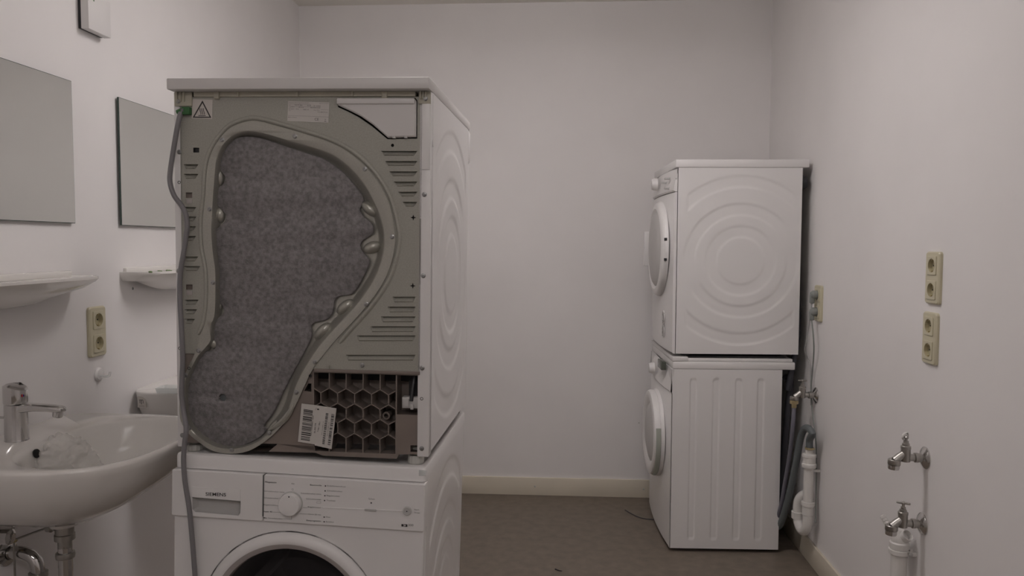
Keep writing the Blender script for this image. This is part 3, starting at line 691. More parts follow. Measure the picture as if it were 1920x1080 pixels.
# feet of the upper dryer stand on this cover
for px, py, xx in ((365, 848, None), (780, 868, None)):
    y = .03; u = FA.hit(px, py-8, 1, y)[0]
    p = FA.M @ Vector((u, y, 0)); q = FB.I @ p; top = FB.M @ Vector((q.x, q.y, BH_-.004)); zf = (FA.I @ top).z
    foot(A, u, y, zf, zb+.012)
for xx in (.05, MW-.05):
    p = FA.M @ Vector((xx, .54, 0)); q = FB.I @ p; top = FB.M @ Vector((q.x, q.y, BH_-.004)); zf = (FA.I @ top).z; foot(A, xx, .54, zf, zb+.012)

# ================================================================== FAR STACK against the right wall
SA = .0303; SX, SY = .5017, 3.3862
SE = Vector((cos(SA), sin(SA), 0)); SN = Vector((-sin(SA), cos(SA), 0)); s_rot = (0, 0, SA-pi/2)
def s_loc(z): return Vector((SX, SY, 0))+SN*MW+Vector((0, 0, z))
def far_front(t, FC, zbot, ztop, zpanel, yb):
    # bowed front: section in (y, z), swept along x with a bulge towards the middle
    def slab(z0, z1, yo, bow, name, m, lean=0):
        b = MB(); nx = 16; rs = []
        for i in range(nx+1):
            x = MW*i/nx; k = bow*4*(i/nx)*(1-i/nx)
            y = yo-k
            rs.append([(x, yb, z0), (x, y+.006, z0), (x, y, z0+.006), (x, y+lean*.5, (z0+z1)/2), (x, y+lean, z1-.006), (x, y+lean+.005, z1), (x, yb, z1)])
        b.rings(rs, True, True, True); return b.build(name, m, t, ang=40)
    pnl = slab(zpanel, ztop, -.008, .016, 'control_panel', M['plastic'], .016)
    fp = slab(zbot, zpanel-.002, -.004, .014, 'front_panel', M['white'])
    return pnl, fp
# ---- upper dryer
CZ0 = .8868; CTOP = 1.7337
FC = Fr(s_loc(CZ0-.012), s_rot)
Cc = root('tumble_dryer', 'white tumble dryer with embossed rings on its side, atop the far stack', 'dryer', s_loc(CZ0-.012), s_rot)
ctop = CTOP-CZ0+.012; cz_ = ctop-.036
cc = FC.hit(1388.5, 489, 0, MW); zb_ = FC.hit(1380, 664, 0, MW).z
yR = FC.hit(1501, 490, 0, MW).y; yS = FC.hit(1270.5, 430, 0, MW).y
MB().box(.01, MW-.01, .03, yR-.006, zb_, cz_+.002).build('cabinet', M['plastic2'], Cc)
side_panel(Cc, MW-.004, 1, yS, yR, zb_, cz_, lambda y, z: ring_emboss(y, z, cc.y, cc.z), ny=140, nz=190)
side_panel(Cc, .004, -1, yS, yR, zb_, cz_, lambda y, z: ring_emboss(y, z, cc.y, cc.z), ny=30, nz=40)
MB().box(-.001, MW+.001, .0, yR+.028, cz_+.001, ctop, .004).build('top_cover', M['white'], Cc)
zp = FC.hit(1264, 359, 0, MW).z
pnl, fp = far_front(Cc, FC, zb_, cz_-.001, zp, yS-.0032)
for px, py, r, m in ((1260, 335, .004, 'grip'),):
    p = FC.hit(px+8, py, 0, MW); MB().lathe([(.004, 0), (.003, .0012)], (MW, p.y, p.z), (1, 0, 0), 12, False, True).build('side_screw', M['grip'], pnl)
kp = Vector((MW-.33, -.028, zp+.055))
MB().lathe([(.030, .0), (.029, .012), (.024, .026), (.018, .027)], kp, (0, -1, 0), 32, False, True).build('dial', M['plastic'], pnl)
for dx, dz in ((.16, .050), (.085, .062), (.085, .020)): MB().box(MW-dx-.008, MW-dx+.008, -.034, -.01, zp+dz-.004, zp+dz+.004, .001).build('indicator_light', M['grip'], pnl)
dz_ = FC.hit(1238, 467, 0, MW*.55).z; dR = .222; dxc = MW*.53
yo = -.016
dC = MB().lathe([(dR, -.002), (dR, .008), (dR-.006, .020), (dR-.016, .027), (dR-.034, .029), (dR-.05, .020)], (dxc, yo, dz_), (0, -1, 0), 72).build('door', M['plastic'], Cc)
MB().lathe([(dR-.045, .020), (dR-.06, .030), (dR-.10, .038), (.03, .042)], (dxc, yo, dz_), (0, -1, 0), 56, False, True).build('door_glass', M['plastic2'], dC)
MB().box(dxc-dR+.022, dxc-dR+.042, yo-.052, yo-.02, dz_-.085, dz_+.085, .006).build('door_handle', M['plastic'], dC)
for dz in (.045, -.045):
    a = math.asin(dz/dR); MB().box(dxc+dR*cos(a)-.006, dxc+dR*cos(a)+.002, yo-.018, yo-.006, dz_+dz-.006, dz_+dz+.006, .001).build('hinge_slot', M['black'], dC)
b = MB(); gz_ = FC.hit(1241, 607, 0, MW*.72).z
b2 = MB()
for k, zz in ((0, gz_+.031), (1, gz_-.031)):
    b.lathe([(.030, -.001), (.0295, .003), (.026, .003), (.025, -.006)], (MW-.16, -.016, zz), (0, -1, 0), 28, False, True)
b.build('air_grille', M['plastic'], fp)
for zz in [gz_-.055+i*.0075 for i in range(15)]:
    MB().box(MW-.183, MW-.137, -.0195, -.016, zz-.0018, zz+.0018).build('grille_slat', M['plastic2'], fp)
# rear side bits
MB().box(.03, MW-.03, yR-.006, yR+.004, zb_+.01, cz_).build('rear_panel', M['steel'], Cc)
p = FC.hit(1510, 342, 0, MW-.03); MB().lathe([(.030, 0), (.030, .02), (.024, .026), (.024, .012)], (MW-.035, yR+.002, p.z), (0, 1, 0), 28, False, True).build('hose_holder', M['black'], Cc)
for x, y in ((.05, .06), (MW-.05, .06), (.05, yR-.05), (MW-.05, yR-.05)): MB().lathe([(.018, 0), (.018, .006), (.010, .007), (.010, .014)], (x, y, 0), (0, 0, 1), 16, True, True).build('foot', M['black'], Cc)
# ---- stacking frame
DT = .853
FS = Fr(s_loc(DT), s_rot)
S = root('stacking_frame', 'low white stacking frame between the dryer and the washing machine', 'stacking frame', s_loc(DT), s_rot)
y0 = FS.hit(1289, 672, 0, MW).y; y1 = FS.hit(1486.5, 672, 0, MW).y; hS = CZ0-.012-DT
MB().box(.002, MW-.002, y0, y1, 0, hS-.008, .002).build('rail_plate', M['white'], S)
MB().box(.0, MW, -.002, y0+.004, 0, hS-.001, .004).build('front_bar', M['plastic'], S)
MB().box(.03, MW-.03, y0, y1-.02, hS-.008, hS).build('rubber_mat', M['black'], S)
# ---- washing machine
FD_ = Fr(s_loc(0), s_rot)
Wm = root('washing_machine', 'white washing machine with four upright grooves on its side, at the bottom of far stack', 'washing machine', s_loc(0), s_rot)
zc_ = FD_.hit(1370, 693, 0, MW).z; zbm = FD_.hit(1350, 1029, 0, MW).z; yRd = FD_.hit(1463, 860, 0, MW).y; yCd = FD_.hit(1491, 686, 0, MW).y
yS2 = FD_.hit(1258.5, 860, 0, MW).y
MB().box(.01, MW-.01, .03, yRd-.006, zbm, zc_+.002).build('cabinet', M['plastic2'], Wm)
ysl = [FD_.hit(x, 860, 0, MW).y for x in (1298, 1340.5, 1382.5, 1424)]
zs1 = FD_.hit(1360, 710.5, 0, MW).z; zs0 = FD_.hit(1350, 1012, 0, MW).z
side_panel(Wm, MW-.004, 1, yS2, yRd, zbm, zc_, lambda y, z: slot_emboss(y, z, ysl, zs0, zs1, .0145), amp=.0034, ny=180, nz=120)
side_panel(Wm, .004, -1, yS2, yRd, zbm, zc_, lambda y, z: slot_emboss(y, z, ysl, zs0, zs1, .0145), amp=.0034, ny=60, nz=40)
MB().box(-.001, MW+.001, .0, yCd, zc_, DT-.0005, .005).build('top_cover', M['white'], Wm)
zpD = FD_.hit(1258, 736.5, 0, MW).z
pnl2, fp2 = far_front(Wm, FD_, zbm, zc_-.001, zpD, yS2-.0032)
MB().lathe([(.028, 0), (.027, .014), (.022, .026), (.016, .027)], (MW-.34, -.028, zpD+.055), (0, -1, 0), 32, False, True).build('dial', M['plastic'], pnl2)
p = FD_.hit(1243, 685, 0, MW-.12)
MB().box(MW-.20, MW-.10, -.034, -.012, p.z-.019, p.z+.019, .002).build('display', M['display'], pnl2)
dzD = FD_.hit(1228, 808, 0, MW*.5).z; dRd = .205; xD = MW*.52; yo2 = -.016
n_ = 72
dD = MB().lathe([(dRd, -.002), (dRd, .008), (dRd-.003, .014), (dRd-.012, .018)], (xD, yo2, dzD), (0, -1, 0), n_).build('door', M['plastic'], Wm)
MB().lathe([(dRd-.006, .014), (dRd-.004, .032), (dRd-.010, .043), (dRd-.024, .048), (dRd-.05, .043), (dRd-.07, .032)], (xD, yo2, dzD), (0, -1, 0), n_).build('door_ring', M['plastic'], dD)
MB().lathe([(dRd-.068, .034), (dRd-.08, .040), (.08, .050), (.02, .052)], (xD, yo2, dzD), (0, -1, 0), 48, False, True).build('door_glass', M['plastic2'], dD)
b = MB(); rs = []
for k in range(25):
    a = R(-64+k*3.4); c, s2 = cos(a), sin(a)
    rs.append([(xD+(dRd+o)*c, yo2-h, dzD+(dRd+o)*s2) for o, h in ((-.006, .014), (-.0015, .016), (.001, .022), (.001, .033), (-.004, .037))])
b.rings(rs, False); b.build('handle_recess', M['grillegrey'], dD)
MB().box(.04, MW-.04, yRd-.006, yRd+.006, zbm+.02, zc_-.02).build('rear_panel', M['steel'], Wm)
for x, y in ((.05, .06), (MW-.05, .06), (.05, yRd-.05), (MW-.05, yRd-.05)): MB().lathe([(.021, 0), (.021, .010), (.010, .012), (.010, zbm+.01)], (x, y, 0), (0, 0, 1), 18, True, True).build('foot', M['black'], Wm)

# ================================================================== LEFT WALL (local x = -Y, y = out of the wall)
RL = (0, 0, -pi/2); RR = (0, 0, pi/2)
def mirror(yc, label, w=.60, z0=1.420, z1=1.824, off=.0):
    t = root('mirror', label, 'mirror', (XL, yc, z0), RL, None); h = z1-z0
    MB().box(-w/2, w/2, .006, .0115, 0, h, .0008, 1).build('glass_edge', M['mirroredge'], t)
    MB().poly([[(-w/2+.0018, .0018), (w/2-.0018, .0018), (w/2-.0018, h-.0018), (-w/2+.0018, h-.0018)]], lambda a, c: (a, .0118, c)).build('mirror_face', M['mirror'], t)
    for x in (-.2, .2): MB().box(x-.02, x+.02, 0, .0065, h*.3, h*.7).build('wall_pad', M['mirroredge'], t)
    return t
YM1, YM2 = 1.838, 2.672
YB1, YB2 = 1.815, 2.685
mirror(YM1, 'frameless mirror above the sink with crumpled plastic in it, nearest to the camera', z1=1.8245)
mirror(YM2, 'frameless mirror half hidden behind the stacked dryers')
def shelf(yc, label):
    t = root('wall_shelf', label, 'shelf', (XL, yc, 1.272), RL); hw = .30
    N_ = 48
    def outl(s, d): 
        o = []
        for k in range(N_+1):
            a = pi*k/N_; c, q = cos(a), sin(a)
            o.append((hw*s*math.copysign(abs(c)**.42, c), d*abs(q)**.62))
        return o
    b = MB(); rs = []
    zf = lambda x: -.062*(1-(abs(x)/hw)**2.2)-.010
    rs.append([(x, max(y, 0), zf(x)) for x, y in outl(.90, .030)])
    rs.append([(x, y, -.030-.018*(1-abs(x)/hw)) for x, y in outl(.95, .085)])
    rs.append([(x, y, -.016) for x, y in outl(.99, .118)])
    rs.append([(x, y, -.008) for x, y in outl(1., .126)])
    rs.append([(x, y, -.001) for x, y in outl(.998, .125)])
    rs.append([(x, y, 0) for x, y in outl(.99, .121)])
    rs.append([(x, y, -.001) for x, y in outl(.975, .112)])
    rs.append([(x, y, -.005) for x, y in outl(.95, .10)])
    b.rings(rs, False); b.poly([[(p[0], p[1]) for p in rs[-1]]], lambda a, c: (a, c, -.005))
    b.build('shelf_body', M['ceramic'], t, ang=50)
    MB().box(-hw*.93, hw*.93, 0, .012, -.006, .013, .004).build('back_ledge', M['ceramic'], t)
    return t
shelf(YM1, 'white ceramic wall shelf under the nearest mirror, empty')
shelf(YM2, 'white ceramic wall shelf with clear film and green scraps on it')
def basin(yc, label, sticker_=False):
    zr = .878; t = root('washbasin', label, 'sink', (XL, yc, zr), RL); N_ = 96; hw, dp = .285, .478
    def outer(s, d0=0):
        o = []
        for k in range(N_):
            a = 2*pi*k/N_; c, q = cos(a), sin(a)
            x = hw*math.copysign(abs(c)**(.62 if q >= 0 else .16), c)
            y = .20+(dp-.20)*abs(q)**.78 if q >= 0 else .20-.20*abs(q)**.42
            o.append((x*s, max(y*s+(1-s)*d0, 0)))
        return o
    def inner(ax, y0, y1, e=.8):
        cy = (y0+y1)/2+.02; o = []
        for k in range(N_):
            a = 2*pi*k/N_; c, q = cos(a), sin(a)
            o.append((ax*math.copysign(abs(c)**e, c), cy+((y1-cy) if q > 0 else (cy-y0))*math.copysign(abs(q)**e, q)))
        return o
    L = []
    def ring(l, z): L.append([(x, y, z if not callable(z) else z(x, y)) for x, y in l])
    ring(outer(.26, .19), -.186); ring(outer(.46, .15), -.176); ring(outer(.70, .09), -.144); ring(outer(.87, .05), -.098); ring(outer(.95, .02), -.056); ring(outer(.985, .0), -.024)
    ring(outer(1., 0), -.008); ring(outer(.997, 0), -.003); ring(outer(.985, .005), 0)
    ring(inner(.248, .128, .458, .85), -.001); ring(inner(.240, .135, .451, .85), -.006); ring(inner(.230, .140, .443, .86), -.022)
    ring(inner(.205, .150, .425, .9), -.065); ring(inner(.165, .160, .375), -.110); ring(inner(.10, .165, .30, 1), -.135); ring(inner(.025, .175, .225, 1), -.142)
    MB().rings(L, True, True, True).build('bowl', M['ceramic'], t, ang=60)
    MB().lathe([(.045, .03), (.043, 0), (.036, -.010), (.033, -.014)], (0, .17, -.205), (0, 0, 1), 32).build('drain_boss', M['ceramic'], t)
    MB().lathe([(.024, .0), (.022, .003), (.010, .002)], (0, .20, -.1415), (0, 0, 1), 24, False, True).build('drain_plug', M['chrome'], t)
    b = MB(); hp_ = ROOM.hit(72, 850, 0, XL+.152); b.lathe([(.0110, -.003), (.0106, .0006), (.0, .0007)], (-(hp_.y-yc) if yc < 2.2 else 0, .149, hp_.z-zr), (0, 1, .25), 20); b.build('overflow_hole', M['dark'], t)
    if sticker_:
        b = MB(); xs = hw*.962
        st_ = MB().box(xs-.004, xs+.0012, .028, .056, -.052, -.016).build('maker_sticker', M['sticker'], t)
        for y, z, w, h in ((.040, -.027, .013, .0025), (.041, -.034, .0022, .014), (.036, -.033, .0016, .008), (.047, -.033, .0016, .010), (.042, -.047, .018, .0012)):
            b.box(xs, xs+.0018, y-w/2, y+w/2, z-h/2, z+h/2)
        b.build('sticker_print', M['inkgrey'], st_)
    return t
basin(YB1, 'white oval washbasin with chrome mixer tap, nearest to the camera')
basin(YB2, 'white washbasin mostly hidden behind the stacked dryers', True)

# mixer tap on the near basin
t = root('mixer_tap', 'chrome single lever mixer tap standing on the near washbasin', 'tap', (XL+.068, YB1-.02, .878), RL)
b = MB(); b.lathe([(.0275, 0), (.0265, .004), (.0255, .05), (.0255, .074)], n=36, cap0=True, cap1=True); b.build('tap_body', M['chrome'], t)
b = MB(); rs = []
for k, (y, z, w, h) in enumerate(((.0, .062, .021, .013), (.02, .067, .019, .0098), (.05, .0685, .016, .0078), (.085, .0675, .015, .0070), (.112, .0655, .014, .0066), (.122, .0645, .011, .005), (.126, .064, .005, .0025))):
    rs.append([(w*math.copysign(abs(cos(a))**.6, cos(a)), y, z+h*math.copysign(abs(sin(a))**.6, sin(a))) for a in [2*pi*i/20 for i in range(20)]])
b.rings(rs, True, True, True); sp_ = b.build('spout', M['chrome'], t)
MB().lathe([(.0115, .0), (.0115, -.010), (.0095, -.012), (.009, -.008)], (0, .108, .0605), (0, .12, 1), 22, False, True).build('aerator', M['chrome'], sp_)
b = MB(); n2 = 36; rs = []
for z, r in ((.0765, .0262), (.079, .0268), (.1, .0268)): rs.append([(r*cos(2*pi*k/n2), r*sin(2*pi*k/n2), z) for k in range(n2)])
rs.append([(.0266*cos(2*pi*k/n2), .0266*sin(2*pi*k/n2), .113-.010*max(0, sin(2*pi*k/n2)) ) for k in range(n2)]); rs.append([(.02*cos(2*pi*k/n2), .02*sin(2*pi*k/n2), .1165-.010*max(0, sin(2*pi*k/n2))) for k in range(n2)])
b.rings(rs, True, True, True); lv = b.build('lever_cap', M['chrome'], t)
a_ = R(72); 
for s2, mm in ((-1, 'blue'), (1, 'red')):
    t.scale = (1, 1, 1.2); MB().sphere((.0266*cos(a_)+s2*.0022, .0266*sin(a_), .0935), .0032, (.8, .35, 1), 10, 8).build('temperature_dot', M[mm], lv)
MB().tube([(.0, -.022, .045), (0, -.045, .046), (0, -.06, .046)], .0028, 8).build('pop_up_knob', M['chrome'], t)

# waste and trap below the near basin
t = root('drain_trap', 'chrome waste pipe and bent trap under the near washbasin', 'drain pipe', (XL, YB1, .672), RL)
WY = .17
MB().lathe([(.0215, -.003), (.0215, -.034), (.0235, -.036), (.0235, -.050), (.0165, -.052), (.0165, -.070)], (0, WY, 0), (0, 0, 1), 28, True).build('waste_body', M['brushed'], t)
MB().lathe([(.036, .0), (.036, .0035), (.030, .004)], (0, WY, -.0035), (0, 0, 1), 32, True, True).build('rubber_washer', M['black'], t)
MB().tube([(0, WY, -.065), (0, WY, -.24), (-.004, WY-.008, -.275), (-.012, WY-.045, -.295), (-.02, WY-.080, -.275), (-.022, WY-.088, -.24), (-.022, WY-.088, -.150), (-.022, WY-.098, -.112), (-.022, WY-.13, -.098), (-.022, .0, -.098)], .0165, 18, True, 6).build('trap_pipe', M['chrome'], t)
for zz in (-.090, -.21): MB().lathe([(.017, .008), (.0215, .007), (.0225, 0), (.0215, -.007), (.017, -.008)], (0, WY, zz), (0, 0, 1), 28).build('union_nut', M['brushed'], t)
MB().lathe([(.017, .007), (.0225, .006), (.0225, -.006), (.017, -.007)], (-.022, WY-.088, -.152), (0, 0, 1), 24).build('union_nut', M['brushed'], t)
MB().lathe([(.035, 0), (.033, .004), (.018, .008)], (-.022, 0, -.098), (0, 1, 0), 28).build('wall_rosette', M['chrome'], t)
MB().lathe([(.006, 0), (.0125, .001), (.0135, .012), (.009, .017), (.009, .022)], (0, WY-.045, -.020), (0, 1, 0), 18, True, True).build('pivot_nut', M['brushed'], t)
MB().tube([(.0, WY-.04, -.020), (0, .03, -.058)], .0026, 8).build('pivot_rod', M['brushed'], t)
MB().tube([(0, .036, .02), (0, .036, -.30)], .0026, 8).build('lift_rod', M['brushed'], t)
MB().sphere((0, .036, -.056), .0085, (.8, 1.2, .8), 10, 8).build('rod_clamp', M['brass'], t)
for sgn in (-1, 1):
    t = root('angle_valve', ('chrome angle valve under near washbasin, on the camera side', '', 'chrome angle valve under near washbasin, on the far side')[sgn+1], 'valve', (XL, YB1+sgn*.075, .655), RL)
    b = MB().lathe([(.026, 0), (.025, .004), (.012, .008), (.012, .05), (.016, .051), (.016, .062), (.009, .063)], (0, 0, 0), (0, 1, 0), 24, True, True); b.build('valve_body', M['brushed'], t)
    MB().lathe([(.013, .066), (.0185, .067), (.0195, .085), (.014, .088)], (0, 0, 0), (0, 1, 0), 10, True, True).build('valve_handle', M['chrome'], t)
    MB().tube([(0, .045, .005), (0, .045, .05), (-sgn*.02, .06, .13), (-sgn*.05, .07, .2)], .0055, 10, True, 5).build('supply_tube', M['chrome'], t)

# crumpled clear bag lying in the near basin
def crumple(seed, n=26, m=20, sx=1, sy=1, sz=1, fold=1.):
    b = MB(); vs_ = []
    for i in range(n+1):
        for j in range(m):
            th = pi*i/n; ph = 2*pi*j/m; d = Vector((sin(th)*cos(ph), sin(th)*sin(ph), cos(th)))
            k = 1+fold*(.34*noise.noise(d*1.7+Vector((seed, 0, 0)))+.26*abs(noise.noise(d*4.1+Vector((0, seed, 0))))+.10*noise.noise(d*9+Vector((0, 0, seed))))
            vs_.append((d.x*k*sx, d.y*k*sy, d.z*k*sz))
    b.add(vs_, [(i*m+j, i*m+(j+1) % m, (i+1)*m+(j+1) % m, (i+1)*m+j) for i in range(n) for j in range(m)])
    return b
p = ROOM.hit(122, 852, 1, YM1-.06)
o = crumple(3.1, 56, 48, sx=.062, sy=.055, sz=.062).build('plastic_bag', M['film'], None, ang=75, merge=1e-5)
o.location = (p.x, YM1-.06, .825); o.rotation_euler = (.3, -.5, .4); tag(o, 'crumpled clear plastic bag lying in the near washbasin', 'plastic bag')
c2 = crumple(8.7, 40, 36, sx=.032, sy=.03, sz=.05).build('bag_fold', M['film'], o, ang=75, merge=1e-5); c2.location = (-.03, .01, -.015)

# double socket builder
def socket(loc, rot, label, w=.082, h=.152):
    t = root('double_socket', label, 'socket', loc, rot, None); zc2 = (.0355, -.0355)
    f = lambda a, c, hh: (a, hh, c)
    MB().extrude([rrect(-w/2, w/2, -h/2, h/2, .010)]+[circ(0, z, .0198) for z in zc2], f, 0, .0105, .0035).build('frame', M['cream'], t)
    for z in zc2:
        i_ = MB().extrude([rrect(-.0265, .0265, z-.0275, z+.0275, .004), circ(0, z, .0195)], f, .0095, .0135, .0012).build('insert', M['cream'], t)
        b = MB().lathe([(.0195, .0133), (.0190, .002), (.0, .0018)], (0, 0, z), (0, 1, 0), 28); b.build('well', M['creamdark'], i_)
        b = MB()
        for x in (-.0095, .0095): b.lathe([(.0026, .0021), (.0026, .0025)], (x, 0, z), (0, 1, 0), 10, True, True)
        b.build('pin_hole', M['dark'], i_)
        b = MB()
        for s2 in (-1, 1): b.box(-.0025, .0025, .002, .0122, z+s2*.0165-.0018, z+s2*.0165+.0018, .0006)
        b.build('earth_clip', M['brass'], i_)
    return t
def wall_pt(px, py, X): return ROOM.hit(px, py, 0, X)
p = wall_pt(178.5, 621.5, XL); socket((XL, p.y, p.z), RL, 'cream double socket on the left wall between the two sinks')
# towel hook
p = wall_pt(184, 702, XL); t = root('towel_hook', 'small white stick-on hook below the cream socket on left wall', 'hook', (XL, p.y, p.z), RL)
MB().lathe([(.0215, 0), (.0215, .004), (.017, .0085), (.008, .010)], (0, 0, 0), (0, 1, 0), 28, False, True).build('hook_base', M['plastic'], t)
MB().tube([(0, .008, -.004), (0, .022, -.006), (0, .034, -.004), (0, .037, .004), (0, .037, .009)], .0038, 10, True, 4).build('hook_arm', M['film2'], t)
# chime box
t = root('wall_chime', 'small white box on black backplate high on the left wall above the mirrors', 'wall box', (XL, 2.245, 1.99), RL)
MB().box(-.058, .050, 0, .009, -.002, .10, .001).build('backplate', M['black'], t)
cb = MB().box(-.060, .052, .009, .033, -.003, .104, .002).build('cover', M['plastic'], t)
b = MB(); q = lambda a, c: (-a, .0333, c)
print_text(b, 'SOMFY', (-.0485, .0835), (-.0245, .0835), .0085, lambda a, c: (-a, .0333, c), True); b.build('print', M['inkgrey'], cb, merge=0)
MB().box(.0225, .0265, .033, .0336, .082, .087).build('green_mark', M['green'], cb)

# things on the far shelf and basin
Z_S = 1.272-.005
p = ROOM.hit(256, 506, 2, Z_S)
o = crumple(5.2, 16, 14, .030, .018, .017, 1.5).build('clear_film', M['film2'], None, 20, 1e-5); o.location = (XL+.075, p.y+.03, Z_S+.014); o.rotation_euler = (.2, .3, .5)
tag(o, 'crumpled scrap of clear film at the near end of far shelf', 'plastic film')
for k, (px, w) in enumerate(((283, .012), (300.5, .020), (318, .030))):
    p = ROOM.hit(px, 507.5, 0, XL+.10)
    b = MB(); pts_ = []
    for i in range(9): pts_.append((w*(i/8-.5), .003*sin(i*1.9+k), .0025+.0022*abs(sin(i*1.3+k))))
    b.tube(pts_, lambda t_: .0012+.0022*abs(sin(t_*9+k)), 6)
    o = b.build('green_scrap', M['leaf'], None, 30); o.location = (XL+.098, p.y, Z_S+.001); o.rotation_euler = (0, 0, .25-pi/2+.9)
    tag(o, ('shortest green scrap on the far shelf, next to the clear film', 'middle one of the three green scraps on the far shelf', 'longest of the three green scraps on the far shelf, by the dryer')[k], 'scrap', 'green scraps on the far shelf')
p = ROOM.hit(312, 737, 2, .879)
t = root('soap_tray', 'clear plastic soap tray near the rim of the far washbasin', 'tray', (p.x, p.y+.02, .8785))
b = MB(); l_ = rrect(-.035, .05, -.03, .03, .006)
b.rings([[(a, c, 0) for a, c in offset(l_, .005)], [(a, c, .018) for a, c in l_], [(a, c, .018) for a, c in offset(l_, .003)], [(a, c, .003) for a, c in offset(l_, .007)]], True, True, True); b.build('tray_body', M['film2'], t)
p = ROOM.hit(313, 723.5, 2, .884)
o = MB().lathe([(.016, 0), (.019, .003), (.018, .007), (.010, .0085)], (0, 0, 0), (0, 0, 1), 24, True, True).build('soap_disc', M['ceramic'], None); o.location = (p.x, p.y, .8785); tag(o, 'flat white disc behind the clear soap tray on the far washbasin', 'soap')
# drill hole below the far shelf
p = wall_pt(249, 541, XL); o = MB().lathe([(.005, 0), (.004, .0012), (.0022, .0015), (.0018, .0005)], (0, 0, 0), (1, 0, 0), 12, False, True).build('wall_plug', M['plug'], None); o.location = (XL, p.y, p.z); tag(o, 'tiny grey wall plug below the far ceramic shelf', 'wall plug')

# ================================================================== RIGHT WALL (local x = +Y, y = out of the wall)
p = wall_pt(1754, 521, XR); socket((XR, p.y, p.z), RR, 'cream double socket on the right wall, upper of the pair')
p = wall_pt(1748, 634, XR); socket((XR, p.y, p.z), RR, 'cream double socket on the right wall, lower of the pair')
p = wall_pt(1537, 569, XR); SP = Vector((XR, p.y, p.z)); socket(SP, RR, 'cream double socket beside the far stack with two plugs in it')
def cordset(zc2, label, m, pth, mp):
    t = root('power_cord', label, 'power cord', (XR, SP.y, SP.z+zc2), RR)
    b = MB().lathe([(.0175, .004), (.0185, .018), (.0185, .030), (.012, .038), (.004, .040)], (0, 0, 0), (0, 1, 0), 24, True, True)
    b.box(-.008, .008, .022, .042, -.036, .004, .004); b.build('plug', M[mp], t)
    MB().tube([(0, .032, -.030)]+pth, .0032, 8, True, 6).build('cord', M[m], t)
def wloc(px, py, d, zc2): q = ROOM.hit(px, py, 0, XR-d); return (q.y-SP.y, d, q.z-SP.z-zc2)
cordset(.0355, 'light grey power cord and plug in the upper outlet beside the far stack', 'cordlight', [wloc(1518, 598, .04, .0355), wloc(1512, 640, .04, .0355), wloc(1509, 656, .035, .0355), wloc(1514, 672, .012, .0355), wloc(1519, 690, .006, .0355), wloc(1521, 760, .005, .0355)], 'plug')
cordset(-.0355, 'grey power cord and plug in the lower outlet beside the far stack', 'plug', [wloc(1525, 630, .03, -.0355), wloc(1526, 660, .022, -.0355), wloc(1523, 700, .012, -.0355), wloc(1520.5, 735, .013, -.0355), wloc(1524, 780, .014, -.0355), wloc(1529, 820, .010, -.0355), wloc(1531, 870, .008, -.0355), wloc(1529, 980, .02, -.0355)], 'plug')
# taps
def tap(px, py, label, handle, hose=False):
    p = wall_pt(px, py, XR); t = root('wall_tap', label, 'tap', (XR, p.y, p.z), RR)
    MB().lathe([(.033, 0), (.033, .0025), (.030, .0055), (.020, .011), (.0135, .014)], (0, 0, 0), (0, 1, 0), 36, True).build('rosette', M['chrome'], t)
    b = MB().lathe([(.0135, .008), (.0135, .022), (.0145, .023), (.0145, .032), (.0105, .034), (.0105, .060)], (0, 0, 0), (0, 1, 0), 24)
    b.lathe([(.0125, -.012), (.0135, -.010), (.0135, .026), (.0145, .027), (.0145, .034), (.012, .036)], (0, .058, 0), (0, 0, 1), 24, True, True)
    b.tube([(0, .054, .018), (0, .075, .002), (0, .088, -.010)], lambda k: .0105+.002*k, 18)
    b.build('tap_body', M['brushed'], t)
    b = MB().lathe([(.0105, .036), (.0105, .042), (.0075, .043), (.0075, .050), (.004, .051), (.004, .058)], (0, .058, 0), (0, 0, 1), 6 if handle else 16, True, True); b.build('bonnet', M['brushed'], t)
    if handle:
        b = MB().tube([(-.016, .058-.012, .064), (.016, .058+.012, .059)], .0032, 10); b.sphere((0, .058, .0615), .0055, (1, 1, 1), 12, 8)
        b.tube([(0, .058, .05), (0, .058, .06)], .0042, 10)
        b.build('handle', M['brushed'], t)
    else:
        MB().lathe([(.0045, .0), (.007, .002), (.007, .006), (.0045, .009)], (0, .058, .056), (0, 0, 1), 6, True, True).build('bare_spindle', M['brushed'], t)
        rg = MB(); rg.lathe([(.0125, 0), (.0135, .003), (.0125, .006), (.0095, .006), (.0095, 0)], (.004, .057, .062), (.55, .35, .2), 24); rg.build('handle_collar', M['pipe'], t)
    ax = Vector((0, -.05, 1))
    b = MB().lathe([(.0155, 0), (.0178, -.002), (.0182, -.014), (.0172, -.016)], (0, .090, -.006), ax, 28, True, True); b.build('outlet_nut', M['brushed'], t)
    if hose: b = MB().lathe([(.0175, 0), (.0185, -.001), (.0185, -.014), (.0175, -.015), (.011, -.016), (.011, -.032)], (0, .091, -.023), (0, 0, 1), 8, True, True); b.build('hose_nut', M['brass'], t)
    else: MB().lathe([(.0165, 0), (.0162, -.010), (.0150, -.013), (.013, -.013), (.0125, -.006)], (0, .091, -.023), ax, 28, True, True).build('aerator', M['chrome'], t)
    return t, p
tap(1735.5, 858.5, 'chrome wall tap without handle, upper of the two front taps', False)
tap(1730, 982, 'chrome wall tap with small T handle, lower of the two front taps', True)
t, TP = tap(1530.5, 741, 'chrome wall tap with a hose beside the far stack', True, True)
